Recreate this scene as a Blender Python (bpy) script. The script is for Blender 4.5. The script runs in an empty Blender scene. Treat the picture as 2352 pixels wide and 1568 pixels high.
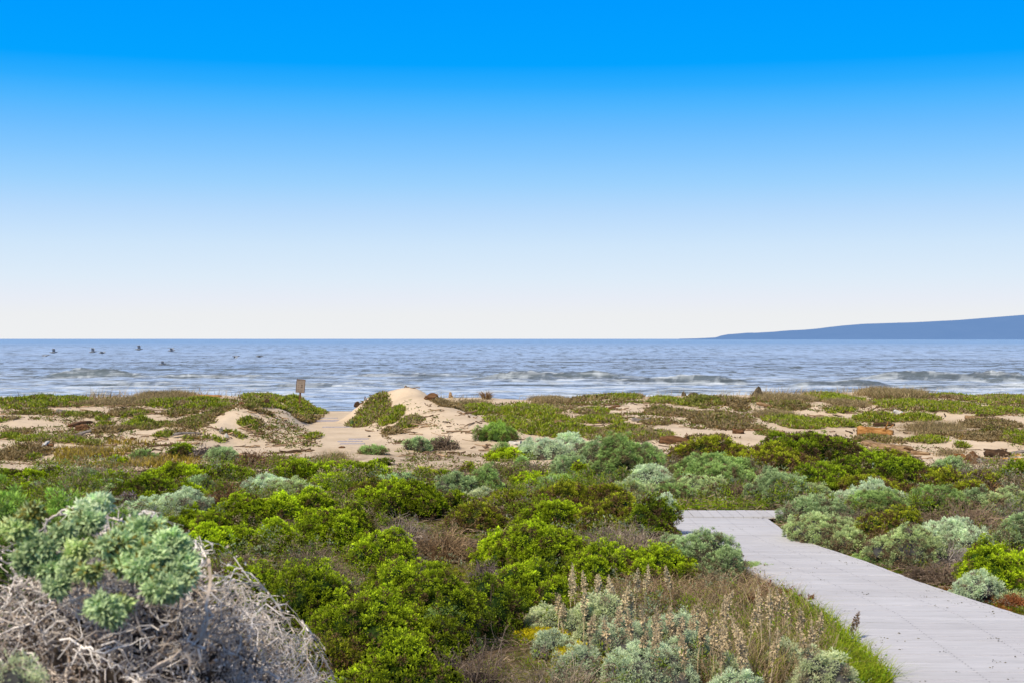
import bpy, math
import numpy as np
from math import radians, sin, cos, pi

# ------------------------------------------------------------------ helpers
scene = bpy.context.scene
COL = scene.collection
F, CX, HY, ZC = 3267.0, 1176.0, 778.0, 2.6      # survey numbers: focal length, centre, horizon line, eye height
SEA_Z = -4.0
rng = np.random.default_rng(11)

_T = np.random.default_rng(5).random((256, 256))

def vnoise(x, y, s=0):
    x = np.asarray(x, float) + s * 17.37; y = np.asarray(y, float) + s * 9.71
    xi = np.floor(x).astype(int); yi = np.floor(y).astype(int)
    fx = x - xi; fy = y - yi
    fx = fx * fx * (3 - 2 * fx); fy = fy * fy * (3 - 2 * fy)
    a = _T[xi % 256, yi % 256]; b = _T[(xi + 1) % 256, yi % 256]
    c = _T[xi % 256, (yi + 1) % 256]; d = _T[(xi + 1) % 256, (yi + 1) % 256]
    return (a * (1 - fx) + b * fx) * (1 - fy) + (c * (1 - fx) + d * fx) * fy

def fbm(x, y, o=4, s=0):
    t = 0; a = .5; n = 0
    for k in range(o):
        t = t + a * vnoise(x * 2 ** k, y * 2 ** k, s + k); n += a; a *= .5
    return t / n

def sstep(a, b, x):
    t = np.clip((np.asarray(x, float) - a) / (b - a), 0, 1)
    return t * t * (3 - 2 * t)

def unit(v):
    return v / np.maximum(np.linalg.norm(v, axis=-1, keepdims=True), 1e-9)

def mesh_np(name, V, Q, C=None, mats=(), mi=None, smooth=False):
    V = np.ascontiguousarray(V, dtype=np.float32); Q = np.ascontiguousarray(Q, dtype=np.int32)
    me = bpy.data.meshes.new(name)
    n, k = Q.shape
    me.vertices.add(len(V)); me.vertices.foreach_set('co', V.ravel())
    me.loops.add(n * k); me.loops.foreach_set('vertex_index', Q.ravel())
    me.polygons.add(n); me.polygons.foreach_set('loop_start', np.arange(0, n * k, k, dtype=np.int32))
    me.polygons.foreach_set('use_smooth', np.full(n, bool(smooth)))
    for m in mats: me.materials.append(m)
    if mi is not None: me.polygons.foreach_set('material_index', np.asarray(mi, dtype=np.int32))
    me.update(calc_edges=True)
    if C is not None:
        at = me.color_attributes.new('Col', 'FLOAT_COLOR', 'POINT')
        c4 = np.ones((len(V), 4), dtype=np.float32); c4[:, :C.shape[1]] = C
        at.data.foreach_set('color', c4.ravel())
    return me

def link(name, me, parent=None, loc=None, rotz=0.0):
    o = bpy.data.objects.new(name, me); COL.objects.link(o)
    if loc is not None: o.location = loc
    o.rotation_euler[2] = rotz
    if parent is not None: o.parent = parent
    return o

def tag(o, label=None, cat=None, group=None, kind=None):
    if label: o['label'] = label
    if cat: o['category'] = cat
    if group: o['group'] = group
    if kind: o['kind'] = kind
    return o

class Geo:                                       # collects quads with a colour per vertex
    def __init__(s): s.V = []; s.Q = []; s.C = []; s.n = 0
    def add(s, V, Q, C):
        if len(V) == 0: return
        s.V.append(V); s.Q.append(Q + s.n); s.C.append(np.broadcast_to(C, (len(V), 3))); s.n += len(V)
    def build(s, name, mat, smooth=False):
        return mesh_np(name, np.concatenate(s.V), np.concatenate(s.Q), np.concatenate(s.C), (mat,), smooth=smooth)

def leaves(P, D, L, W, C0, C1, r, bend=.25, nrm=None):
    """kite shaped leaves: base P, direction D, length L, width W, colours at base and tip"""
    N = len(P); L = np.broadcast_to(L, (N,))[:, None]; W = np.broadcast_to(W, (N,))[:, None]
    S = unit(np.cross(D, r.normal(size=(N, 3)) if nrm is None else nrm + .55 * r.normal(size=(N, 3)))); Nn = np.cross(S, D)
    V = np.empty((N, 4, 3)); m = P + D * L * .55 + Nn * L * bend * .35
    V[:, 0] = P; V[:, 1] = m + S * W * .5; V[:, 2] = P + D * L; V[:, 3] = m - S * W * .5
    C = np.empty((N, 4, 3)); C[:, 0] = C0; C[:, 1] = C[:, 3] = (C0 + C1) / 2; C[:, 2] = C1
    return V.reshape(-1, 3), np.arange(4 * N).reshape(N, 4), C.reshape(-1, 3)

def tubes(P, R, C, k=3):
    """P (N,S,3) paths, R (N,S) radii, C (N,3) or (N,S,3) colours"""
    N, S, _ = P.shape
    T = np.gradient(P, axis=1); T = unit(T)
    ref = np.zeros_like(T); ref[..., 0] = .31; ref[..., 1] = .95; ref[..., 2] = .11
    A = unit(np.cross(T, ref)); B = np.cross(T, A)
    ang = np.arange(k) * 2 * pi / k
    V = P[:, :, None] + R[:, :, None, None] * (A[:, :, None] * np.cos(ang)[None, None, :, None] + B[:, :, None] * np.sin(ang)[None, None, :, None])
    idx = np.arange(N * S * k).reshape(N, S, k)
    a = idx[:, :-1]; b = idx[:, 1:]
    Q = np.stack([a, np.roll(a, -1, 2), np.roll(b, -1, 2), b], -1).reshape(-1, 4)
    if C.ndim == 2: C = np.repeat(C[:, None], S, 1)
    return V.reshape(-1, 3), Q, np.repeat(C[:, :, None], k, 2).reshape(-1, 3)

def blades(P, H, lean, W, C0, C1, r, S=4):
    """grass ribbons: base P, height H, lean vector (N,2)"""
    N = len(P); t = np.linspace(0, 1, S)
    H = np.broadcast_to(H, (N,)); W = np.broadcast_to(W, (N,))
    path = np.empty((N, S, 3))
    path[:, :, 0] = P[:, None, 0] + lean[:, None, 0] * t ** 1.8
    path[:, :, 1] = P[:, None, 1] + lean[:, None, 1] * t ** 1.8
    drop = np.linalg.norm(lean, axis=1) / np.maximum(H, 1e-3)
    path[:, :, 2] = P[:, None, 2] + H[:, None] * (t - .35 * np.clip(drop, 0, 1.2)[:, None] * t ** 2.5)
    a = r.uniform(0, 2 * pi, N); sd = np.stack([np.cos(a), np.sin(a), np.zeros(N)], 1)
    w = W[:, None] * (1 - .92 * t ** 1.5) * .5
    V = np.empty((N, S, 2, 3)); V[:, :, 0] = path - sd[:, None] * w[..., None]; V[:, :, 1] = path + sd[:, None] * w[..., None]
    C = C0[:, None] * (1 - t[None, :, None]) + C1[:, None] * t[None, :, None]
    i = np.arange(N * S * 2).reshape(N, S, 2)
    Q = np.stack([i[:, :-1, 0], i[:, :-1, 1], i[:, 1:, 1], i[:, 1:, 0]], -1).reshape(-1, 4)
    return V.reshape(-1, 3), Q, np.repeat(C[:, :, None], 2, 2).reshape(-1, 3)

def blobs(P, R, C):                              # small octahedra (as quads with a doubled corner avoided: two pyramids)
    N = len(P); R = np.broadcast_to(R, (N,))[:, None]
    d = np.array([[1, 0, 0], [0, 1, 0], [-1, 0, 0], [0, -1, 0], [0, 0, 1], [0, 0, -1.]])
    V = P[:, None] + d[None] * R[:, None]
    q = np.array([[0, 1, 4, 4]])
    quads = np.array([[4, 0, 5, 1], [4, 1, 5, 2], [4, 2, 5, 3], [4, 3, 5, 0]])
    Q = (np.arange(N) * 6)[:, None, None] + quads[None]
    return V.reshape(-1, 3), Q.reshape(-1, 4), np.repeat(C[:, None], 6, 1).reshape(-1, 3)

def ramp(c0, c1, t):
    return np.asarray(c0)[None] * (1 - t[:, None]) + np.asarray(c1)[None] * t[:, None]

# ------------------------------------------------------------------ terrain
def px2x(px, Y): return (px - CX) / F * Y
def px2z(py, Y): return ZC - (py - HY) / F * Y

YC = 50.0
_cp = np.array([[-900, 915], [-300, 912], [0, 917], [190, 911], [400, 911], [560, 914], [690, 921], [735, 950], [800, 955], [860, 935], [1000, 921], [1150, 924], [1250, 922],
                [1400, 915], [1560, 913], [1700, 914], [1850, 908], [2000, 902], [2130, 906], [2250, 918], [2352, 917], [2700, 912], [3300, 915]], float)
_cx = px2x(_cp[:, 0], YC); _cz = px2z(_cp[:, 1], YC)
_gy = np.array([30, 34, 38, 42, 46, 50, 56.]); _gx = np.array([-3.4, -3.9, -4.6, -5.35, -5.9, -6.3, -6.6])

def seg_d(x, y, a, b):
    a = np.array(a, float); b = np.array(b, float); d = b - a; L = (d ** 2).sum()
    t = np.clip(((x - a[0]) * d[0] + (y - a[1]) * d[1]) / L, 0, 1)
    return np.hypot(x - a[0] - t * d[0], y - a[1] - t * d[1]), t

def terrain(x, y):
    x = np.asarray(x, float); y = np.asarray(y, float)
    zc = np.interp(x, _cx, _cz)
    z = zc * sstep(25, 49, y) + .10 * (fbm(x / 3.1, y / 3.1, 3, 1) - .5) * 2 * sstep(3, 9, y)
    z = z + .16 * (fbm(x / 5.5, y / 4.0, 3, 4) - .5) * 2 * sstep(26, 32, y) * (1 - .7 * sstep(45, 49, y))
    z = z + .05 * (vnoise(x / .8, y / .8, 8) - .5) * sstep(25, 29, y)
    # mound where the path's lookout stands
    z = z + 1.1 * np.exp(-((x + 1.3) / 3.0) ** 2 - ((y - 2.3) / 3.6) ** 2)
    z = z + .30 * np.exp(-((x - .9) / 1.5) ** 2 - ((y - 10.6) / 1.6) ** 2)
    z = z + .95 * np.exp(-((x + 2.55) / .75) ** 2 - ((y - 7.35) / .6) ** 2)
    # bank on the left of the beach gap
    z = z + .74 * np.exp(-((x + 6.85) / 1.2) ** 2 - ((y - 40.0) / 3.0) ** 2) + .30 * np.exp(-((x + 6.95) / .8) ** 2 - ((y - 46.) / 1.3) ** 2)
    # gap
    g = np.interp(y, _gy, _gx); k = np.exp(-((x - g) / .95) ** 4) * sstep(31, 35, y) * (1 - sstep(56, 62, y))
    z = z * (1 - k) + (.12 - .02 * (y - 40) * (y > 47)) * k
    # bare sand dune on the right of the gap
    d, t = seg_d(x, y, (-3.1, 42.3), (-.35, 34.7))
    hgt = .79 * (1 - t) ** .9 + .17
    z = np.maximum(z, z * .2 + hgt * np.exp(-(d / (1.22 + .50 * t)) ** 2.1))
    d, t = seg_d(x, y, (-3.1, 42.3), (-4.0, 43.0))
    z = np.maximum(z, z * .2 + (.96 - .12 * t) * np.exp(-(d / (1.10 - .15 * t)) ** 2.4))
    # seaward slope
    z = z - 1.6 * sstep(51, 63, y) - 4.5 * sstep(60, 82, y) - 3 * sstep(82, 130, y)
    # trench for the boardwalk so that boards lie proud of the soil
    bx = np.interp(y, [4, 12.5, 14.5, 16.5, 18.5, 20, 22], [3.75, 3.75, 3.5, 3.12, 2.85, 2.75, 2.7])
    m = np.exp(-((x - bx) / 1.15) ** 6) * (1 - sstep(19.5, 20.5, y))
    m2 = np.exp(-((y - 20.55) / .62) ** 6) * (1 - sstep(3.6, 4.4, x)) * sstep(.1, .7, x)
    m = np.maximum(m, m2)
    return z * (1 - m) + (-.02) * m

def ground(px, py):
    Y = np.concatenate([np.arange(4, 20, .04), np.arange(20, 56, .06)])
    x = px2x(px, Y); zr = px2z(py, Y); zt = terrain(x, Y)
    hit = np.nonzero(zr < zt)[0]
    i = hit[0] if len(hit) else int(np.argmin(zr - zt + (Y < 25) * 9))
    return x[i], Y[i], zt[i]

# ------------------------------------------------------------------ materials
def new_mat(name):
    m = bpy.data.materials.new(name); m.use_nodes = True
    nt = m.node_tree; nt.nodes.clear()
    return m, nt, nt.nodes.new('ShaderNodeOutputMaterial')

def N(nt, t, **kw):
    n = nt.nodes.new(t)
    for k, v in kw.items():
        if k in n.inputs.keys() if isinstance(k, str) else False: n.inputs[k].default_value = v
        else: setattr(n, k, v)
    return n

def leaf_mat(name, rough=.65, trans=.25, tint=(1.1, 1.15, .6), var=.35, spec=.15):
    m, nt, out = new_mat(name)
    a = N(nt, 'ShaderNodeAttribute', attribute_name='Col')
    tc = N(nt, 'ShaderNodeTexCoord'); nz = N(nt, 'ShaderNodeTexNoise'); nz.inputs['Scale'].default_value = 7; nz.inputs['Detail'].default_value = 4
    nt.links.new(tc.outputs['Object'], nz.inputs['Vector'])
    mr = N(nt, 'ShaderNodeMapRange'); mr.inputs['From Min'].default_value = .3; mr.inputs['From Max'].default_value = .7
    mr.inputs['To Min'].default_value = 1 - var; mr.inputs['To Max'].default_value = 1 + var
    nt.links.new(nz.outputs['Fac'], mr.inputs['Value'])
    mu = N(nt, 'ShaderNodeVectorMath', operation='SCALE'); nt.links.new(a.outputs['Color'], mu.inputs[0]); nt.links.new(mr.outputs['Result'], mu.inputs['Scale'])
    p = N(nt, 'ShaderNodeBsdfPrincipled'); p.inputs['Roughness'].default_value = rough; p.inputs['Specular IOR Level'].default_value = spec
    nt.links.new(mu.outputs[0], p.inputs['Base Color'])
    if trans > 0:
        tr = N(nt, 'ShaderNodeBsdfTranslucent'); tm = N(nt, 'ShaderNodeVectorMath', operation='MULTIPLY'); tm.inputs[1].default_value = tint
        nt.links.new(mu.outputs[0], tm.inputs[0]); nt.links.new(tm.outputs[0], tr.inputs['Color'])
        mx = N(nt, 'ShaderNodeMixShader'); mx.inputs[0].default_value = trans
        nt.links.new(p.outputs[0], mx.inputs[1]); nt.links.new(tr.outputs[0], mx.inputs[2]); nt.links.new(mx.outputs[0], out.inputs[0])
    else: nt.links.new(p.outputs[0], out.inputs[0])
    return m

M_GREEN = leaf_mat('green_leaf', trans=.32, tint=(1.25, 1.15, .5)); M_SILVER = leaf_mat('silver_leaf', .8, .28, (1, 1.05, .95), .25, .1)
M_SUCC = leaf_mat('succulent_leaf', .45, .2, (1.1, 1.2, .5), .3, .3); M_TWIG = leaf_mat('dry_twig', .9, 0, var=.4, spec=.05)
M_STRAW = leaf_mat('dry_straw', .85, .15, (1, 1, .9), .3, .1); M_FLOWER = leaf_mat('flower_petal', .7, .1, (1, 1, .8), .1)

def wood_mat(name, c1, c2, c3, sc=(1.2, 9, 9), rough=.85):
    m, nt, out = new_mat(name)
    tc = N(nt, 'ShaderNodeTexCoord'); mp = N(nt, 'ShaderNodeMapping'); mp.inputs['Scale'].default_value = sc
    nt.links.new(tc.outputs['Object'], mp.inputs['Vector'])
    nz = N(nt, 'ShaderNodeTexNoise'); nz.inputs['Scale'].default_value = 3.0; nz.inputs['Detail'].default_value = 7; nz.inputs['Roughness'].default_value = .7; nz.inputs['Distortion'].default_value = .6
    nt.links.new(mp.outputs[0], nz.inputs['Vector'])
    cr = N(nt, 'ShaderNodeValToRGB'); e = cr.color_ramp.elements
    e[0].position = .32; e[0].color = (*c1, 1); e[1].position = .72; e[1].color = (*c3, 1); k = e.new(.5); k.color = (*c2, 1)
    nt.links.new(nz.outputs['Fac'], cr.inputs[0])
    p = N(nt, 'ShaderNodeBsdfPrincipled'); p.inputs['Roughness'].default_value = rough; p.inputs['Specular IOR Level'].default_value = .15
    nt.links.new(cr.outputs[0], p.inputs['Base Color'])
    b = N(nt, 'ShaderNodeBump'); b.inputs['Strength'].default_value = .8; b.inputs['Distance'].default_value = .02
    nt.links.new(nz.outputs['Fac'], b.inputs['Height']); nt.links.new(b.outputs[0], p.inputs['Normal'])
    nt.links.new(p.outputs[0], out.inputs[0])
    return m

M_WOOD_TAN = wood_mat('weathered_tan_wood', (.06, .035, .018), (.30, .19, .10), (.48, .36, .24))
M_WOOD_ORANGE = wood_mat('orange_split_wood', (.07, .03, .01), (.36, .17, .05), (.55, .34, .15))
M_WOOD_YELLOW = wood_mat('golden_stripped_wood', (.25, .11, .02), (.55, .28, .05), (.62, .38, .11))
M_WOOD_GREY = wood_mat('silvery_grey_wood', (.05, .045, .045), (.20, .175, .16), (.38, .34, .31))
M_WOOD_DARK = wood_mat('dark_wet_wood', (.012, .008, .006), (.06, .035, .02), (.15, .085, .045))
M_WOOD_BROWN = wood_mat('rotten_brown_wood', (.03, .016, .009), (.13, .065, .03), (.24, .13, .07))
M_ROCK = wood_mat('lichen_rock', (.015, .013, .010), (.07, .055, .035), (.19, .15, .10), (4, 4, 4))
M_PALE = wood_mat('bleached_pale_stone', (.35, .33, .30), (.55, .53, .50), (.72, .70, .68), (5, 5, 5))

def plain_mat(name, c, rough=.7, var=.15):
    m, nt, out = new_mat(name)
    nz = N(nt, 'ShaderNodeTexNoise'); nz.inputs['Scale'].default_value = 9; nz.inputs['Detail'].default_value = 5
    tc = N(nt, 'ShaderNodeTexCoord'); nt.links.new(tc.outputs['Object'], nz.inputs['Vector'])
    cr = N(nt, 'ShaderNodeValToRGB'); e = cr.color_ramp.elements
    e[0].position = .3; e[0].color = (*[v * (1 - var) for v in c], 1); e[1].position = .7; e[1].color = (*[v * (1 + var) for v in c], 1)
    nt.links.new(nz.outputs['Fac'], cr.inputs[0])
    p = N(nt, 'ShaderNodeBsdfPrincipled'); p.inputs['Roughness'].default_value = rough; p.inputs['Specular IOR Level'].default_value = .2
    nt.links.new(cr.outputs[0], p.inputs['Base Color']); nt.links.new(p.outputs[0], out.inputs[0])
    return m
# ------------------------------------------------------------------ camera, sky, sun
cam = bpy.data.cameras.new('camera'); camo = bpy.data.objects.new('camera', cam); COL.objects.link(camo)
camo.location = (0, 0, ZC); camo.rotation_euler = (pi / 2, 0, 0)
cam.sensor_width = 36; cam.lens = 36 * F / 2352; cam.shift_y = -6 / 2352; cam.clip_start = .1; cam.clip_end = 90000
cam.dof.use_dof = True; cam.dof.focus_distance = 26; cam.dof.aperture_fstop = 6.3
scene.camera = camo
scene.render.engine = 'CYCLES'
scene.view_settings.view_transform = 'Standard'; scene.view_settings.look = 'None'; scene.view_settings.exposure = 0; scene.view_settings.gamma = 1

SUN_EL, SUN_AZ = radians(45), radians(213)       # azimuth clockwise from +Y: behind and to the left
w = bpy.data.worlds.new('World'); scene.world = w; w.use_nodes = True
nt = w.node_tree; nt.nodes.clear()
out = nt.nodes.new('ShaderNodeOutputWorld')
sky = nt.nodes.new('ShaderNodeTexSky'); sky.sky_type = 'NISHITA'; sky.sun_disc = False
sky.sun_elevation = SUN_EL; sky.sun_rotation = SUN_AZ; sky.air_density = 1.0; sky.dust_density = 1.5; sky.ozone_density = 1.0
bg1 = nt.nodes.new('ShaderNodeBackground'); bg1.inputs['Strength'].default_value = .10
nt.links.new(sky.outputs[0], bg1.inputs['Color'])
# clear-weather gradient near the horizon: pale haze low down rising to deep azure
tc = nt.nodes.new('ShaderNodeTexCoord'); sp = nt.nodes.new('ShaderNodeSeparateXYZ'); nt.links.new(tc.outputs['Generated'], sp.inputs[0])
az = nt.nodes.new('ShaderNodeMath'); az.operation = 'ARCSINE'; nt.links.new(sp.outputs['Z'], az.inputs[0])
mr = nt.nodes.new('ShaderNodeMapRange'); mr.inputs['From Min'].default_value = 0; mr.inputs['From Max'].default_value = radians(27)
nt.links.new(az.outputs[0], mr.inputs['Value'])
cr = nt.nodes.new('ShaderNodeValToRGB'); nt.links.new(mr.outputs[0], cr.inputs[0])
def s2l(c): return tuple(((v / 255 + .055) / 1.055) ** 2.4 if v > 10 else v / 255 / 12.92 for v in c)
stops = [(777, (239, 240, 241)), (725, (237, 239, 241)), (690, (232, 237, 246)), (640, (222, 236, 249)), (565, (207, 230, 251)), (490, (184, 219, 253)), (425, (157, 210, 254)), (360, (131, 199, 255)), (300, (106, 189, 255)),
         (250, (80, 182, 255)), (200, (45, 172, 255)), (150, (3, 163, 255)), (0, (0, 154, 255)), (-400, (0, 142, 250))]
els = cr.color_ramp.elements
for i, (py, c) in enumerate(stops):
    el = math.degrees(math.atan((HY - py) / F)) / 27
    e = els[i] if i < 2 else els.new(min(el, 1))
    e.position = max(0, min(el, 1)); e.color = (*s2l(c), 1)
bg2 = nt.nodes.new('ShaderNodeBackground'); bg2.inputs['Strength'].default_value = 1.0; nt.links.new(cr.outputs[0], bg2.inputs['Color'])
mr2 = nt.nodes.new('ShaderNodeMapRange'); mr2.interpolation_type = 'SMOOTHSTEP'
mr2.inputs['From Min'].default_value = radians(17); mr2.inputs['From Max'].default_value = radians(38); nt.links.new(az.outputs[0], mr2.inputs['Value'])
mx = nt.nodes.new('ShaderNodeMixShader'); nt.links.new(mr2.outputs[0], mx.inputs[0]); nt.links.new(bg2.outputs[0], mx.inputs[1]); nt.links.new(bg1.outputs[0], mx.inputs[2])
nt.links.new(mx.outputs[0], out.inputs[0])

sl = bpy.data.lights.new('sun', 'SUN'); sl.energy = 5.0; sl.angle = radians(8); sl.color = (1.0, .885, .67)
so = bpy.data.objects.new('sun', sl); COL.objects.link(so); so.location = (0, 0, 60)
so.rotation_euler = (pi / 2 - SUN_EL, 0, pi - SUN_AZ)

# ------------------------------------------------------------------ ground sheet
def gaps(fine, coarse, lo, hi, f0, f1):
    a = [f0]
    while a[-1] < f1: a.append(a[-1] + fine)
    up = [a[-1]]; st = fine
    while up[-1] < hi: st = min(st * 1.25, coarse); up.append(up[-1] + st)
    dn = [f0]; st = fine
    while dn[-1] > lo: st = min(st * 1.25, coarse); dn.append(dn[-1] - st)
    return np.array(dn[:0:-1] + a + up[1:])
gx = gaps(.11, 8, -180, 180, -19, 19); gy = gaps(.11, 8, -40, 135, 7, 52)
GX, GY = np.meshgrid(gx, gy); GZ = terrain(GX, GY)
sandm = sstep(24.2, 26.6, GY + 3.2 * (fbm(GX / 2.2, GY / 2.2, 3, 21) - .5) * 2)
for (px, py, rx, ry) in [(925, 1092, .75, .9), (965, 1112, .6, .7), (1985, 1150, .9, .55), (2080, 1150, .5, .4), (1895, 1133, .5, .4), (2070, 1170, .5, .4)]:
    x0, y0, z0 = ground(px, py)
    sandm = np.maximum(sandm, np.exp(-(((GX - x0) / rx) ** 2 + ((GY - y0) / ry) ** 2) ** 1.5 * .8))
lit = np.zeros_like(GX)                           # brown litter over the sand
for (px, py, rx, ry, a) in [(900, 1050, 1.7, 2.0, .7), (1010, 1050, 1.2, 2.2, .8), (1000, 1075, 1.5, 1.2, .7), (700, 1040, 1.2, 1.5, .35), (2150, 985, 3, 2, .4), (1650, 950, 2, 3, .4), (250, 985, 2, 1.5, .3), (400, 940, 4, 3, .3)]:
    x0, y0, z0 = ground(px, py)
    lit = np.maximum(lit, a * np.exp(-((GX - x0) / rx) ** 2 - ((GY - y0) / ry) ** 2))
moss = sstep(.52, .66, fbm(GX / 1.6, GY / 1.6, 3, 31)) * (1 - sandm)
for (px, py, rx, ry) in [(2150, 1340, .5, 1.0), (2240, 1385, .5, .8), (1960, 1285, .4, .6), (2060, 1310, .4, .8), (1240, 1440, .5, .6), (1310, 1500, .4, .5), (1230, 1395, .4, .6), (1640, 1172, 1.0, .5), (1950, 1520, .7, .9)]:
    x0, y0, z0 = ground(px, py)
    moss = np.maximum(moss, 1.0 * np.exp(-((GX - x0) / rx) ** 2 - ((GY - y0) / ry) ** 2))
GC = np.stack([sandm, lit, moss], -1).reshape(-1, 3)
ny, nx = GX.shape; ii = np.arange(nx * ny).reshape(ny, nx)
GQ = np.stack([ii[:-1, :-1], ii[:-1, 1:], ii[1:, 1:], ii[1:, :-1]], -1).reshape(-1, 4)

m, nt, out = new_mat('sandy_soil')
at = N(nt, 'ShaderNodeAttribute', attribute_name='Col'); se = N(nt, 'ShaderNodeSeparateColor'); nt.links.new(at.outputs['Color'], se.inputs[0])
geo = N(nt, 'ShaderNodeNewGeometry')
def noise(sc, det=5, ro=.6, vec=None):
    n = N(nt, 'ShaderNodeTexNoise'); n.inputs['Scale'].default_value = sc; n.inputs['Detail'].default_value = det; n.inputs['Roughness'].default_value = ro
    nt.links.new(vec or geo.outputs['Position'], n.inputs['Vector']); return n.outputs['Fac']
def cramp(f, stops_):
    c = N(nt, 'ShaderNodeValToRGB'); e = c.color_ramp.elements
    for i, (p, v) in enumerate(stops_):
        k = e[i] if i < 2 else e.new(p)
        k.position = p; k.color = (*v, 1)
    nt.links.new(f, c.inputs[0]); return c.outputs[0]
def mixc(f, a, b):
    x = N(nt, 'ShaderNodeMix', data_type='RGBA')
    if isinstance(f, float): x.inputs[0].default_value = f
    else: nt.links.new(f, x.inputs[0])
    nt.links.new(a, x.inputs[6]); nt.links.new(b, x.inputs[7]); return x.outputs[2]
def mth(op, a, b):
    x = N(nt, 'ShaderNodeMath', operation=op); x.use_clamp = op in ('ADD', 'MULTIPLY')
    for i, v in enumerate((a, b)):
        if isinstance(v, (int, float)): x.inputs[i].default_value = v
        else: nt.links.new(v, x.inputs[i])
    return x.outputs[0]
def thr(f, lo, hi):
    x = N(nt, 'ShaderNodeMapRange'); x.inputs['From Min'].default_value = lo; x.inputs['From Max'].default_value = hi; nt.links.new(f, x.inputs['Value']); return x.outputs[0]
sand_c = cramp(noise(.9, 8, .65), [(.3, (.49, .385, .28)), (.5, (.585, .47, .355)), (.72, (.65, .53, .41))])
speck = thr(noise(7, 6, .75), .60, .70)
dark = cramp(noise(22, 4), [(.35, (.06, .035, .02)), (.65, (.24, .16, .09))])
sand_c = mixc(mth('MULTIPLY', speck, .55), sand_c, dark)
litter = cramp(noise(14, 7, .75), [(.32, (.045, .03, .018)), (.5, (.17, .115, .07)), (.7, (.33, .24, .15))])
sand_c = mixc(mth('MULTIPLY', se.outputs[1], thr(noise(2.5, 6, .7), .35, .6)), sand_c, litter)
soil_c = cramp(noise(11, 8, .75), [(.3, (.018, .012, .008)), (.5, (.085, .058, .034)), (.72, (.21, .155, .10))])
mossc = cramp(noise(9, 6, .7), [(.3, (.05, .06, .008)), (.5, (.15, .17, .012)), (.7, (.28, .25, .02))])
soil_c = mixc(mth('MULTIPLY', se.outputs[2], thr(noise(5, 5, .7), .38, .55)), soil_c, mossc)
edge = thr(mth('ADD', se.outputs[0], mth('MULTIPLY', mth('SUBTRACT', noise(3.2, 6, .7), .5), 1.2)), .38, .62)
colr = mixc(edge, soil_c, sand_c)
p = N(nt, 'ShaderNodeBsdfPrincipled'); p.inputs['Roughness'].default_value = .95; p.inputs['Specular IOR Level'].default_value = .05
nt.links.new(colr, p.inputs['Base Color'])
bmp = N(nt, 'ShaderNodeBump'); bmp.inputs['Strength'].default_value = .7; bmp.inputs['Distance'].default_value = .06
hh = mth('ADD', mth('MULTIPLY', noise(5, 6, .6), .7), mth('MULTIPLY', noise(2.2, 3, .5), .6))
nt.links.new(hh, bmp.inputs['Height']); nt.links.new(bmp.outputs[0], p.inputs['Normal']); nt.links.new(p.outputs[0], out.inputs[0])
tag(link('ground', mesh_np('ground', np.stack([GX, GY, GZ], -1).reshape(-1, 3), GQ, GC, (m,), smooth=True)), 'pale sand dunes and brown scrub soil between path and sea', 'ground', kind='structure')

# ------------------------------------------------------------------ sea
pys = np.concatenate([np.linspace(1010, 950, 40)[:-1], np.linspace(950, 800, 430)[:-1], np.linspace(800, 779.2, 110), [778.6, 778.35]])
SY = F * (ZC - SEA_Z) / (pys - HY)
us = np.concatenate([np.linspace(-1.6, -.42, 60)[:-1], np.linspace(-.42, .42, 760), np.linspace(.42, 1.6, 60)[1:]])
U, YY = np.meshgrid(us, SY); XX = U * YY
dy = np.gradient(SY)[:, None]
def band(sx, sy, amp, s):
    fade = np.clip(1.6 - dy / (sy * .9), 0, 1)
    return amp * fade * (fbm(XX / sx + .15 * YY / sy, YY / sy, 2, s) - .5) * 2
H = band(60, 16, .40, 41) + band(17, 6.5, .34, 45) + band(7, 2.8, .24, 51) + band(3, 1.2, .10, 55)
FOAM = np.zeros_like(H); DARK = np.zeros_like(H)
def breaker(px0, px1, py, hgt, wid, s):
    Yw = F * (ZC - SEA_Z) / (py - HY); x0 = px2x(px0, Yw); x1 = px2x(px1, Yw)
    cy = Yw + 5 * (fbm(XX / 22, XX * 0 + s, 2, s) - .5) * 2
    t = (XX - x0) / (x1 - x0); env = sstep(-.05, .35, t) * (1 - sstep(.6, 1.08, t)) * (.55 + .9 * fbm(XX / 9, XX * 0, 2, s + 3))
    d = YY - cy + 2.2 * (fbm(XX / 5, YY / 7, 3, s + 31) - .5)
    global FOAM, DARK
    wid = wid * .62; nn = fbm(XX / 1.5 + s, d / 1.9 + s, 4, s + 20); e2 = np.clip(env * 1.3, 0, 1)
    DARK = np.maximum(DARK, e2 * np.exp(-((d + wid * .18) / (wid * .42)) ** 2) * sstep(.30, .52, nn + .15) * min(hgt, 1.2))
    FOAM = np.maximum(FOAM, e2 * sstep(.50, .62, nn) * (np.exp(-((d - wid * .25) / (wid * .35)) ** 2) + .8 * np.exp(-((d + wid * 1.3) / (wid * .9)) ** 2)))
    rip = .62 + .55 * fbm(XX / 3.2 + d * .35, d / 2.6, 3, s + 5) + .35 * (fbm(XX / 1.3, d / 1.1, 2, s + 9) - .5)
    return 1.0 * hgt * env * rip * np.where(d < 0, np.exp(-(d / (wid * .45)) ** 2), np.exp(-(d / wid) ** 2))
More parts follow.
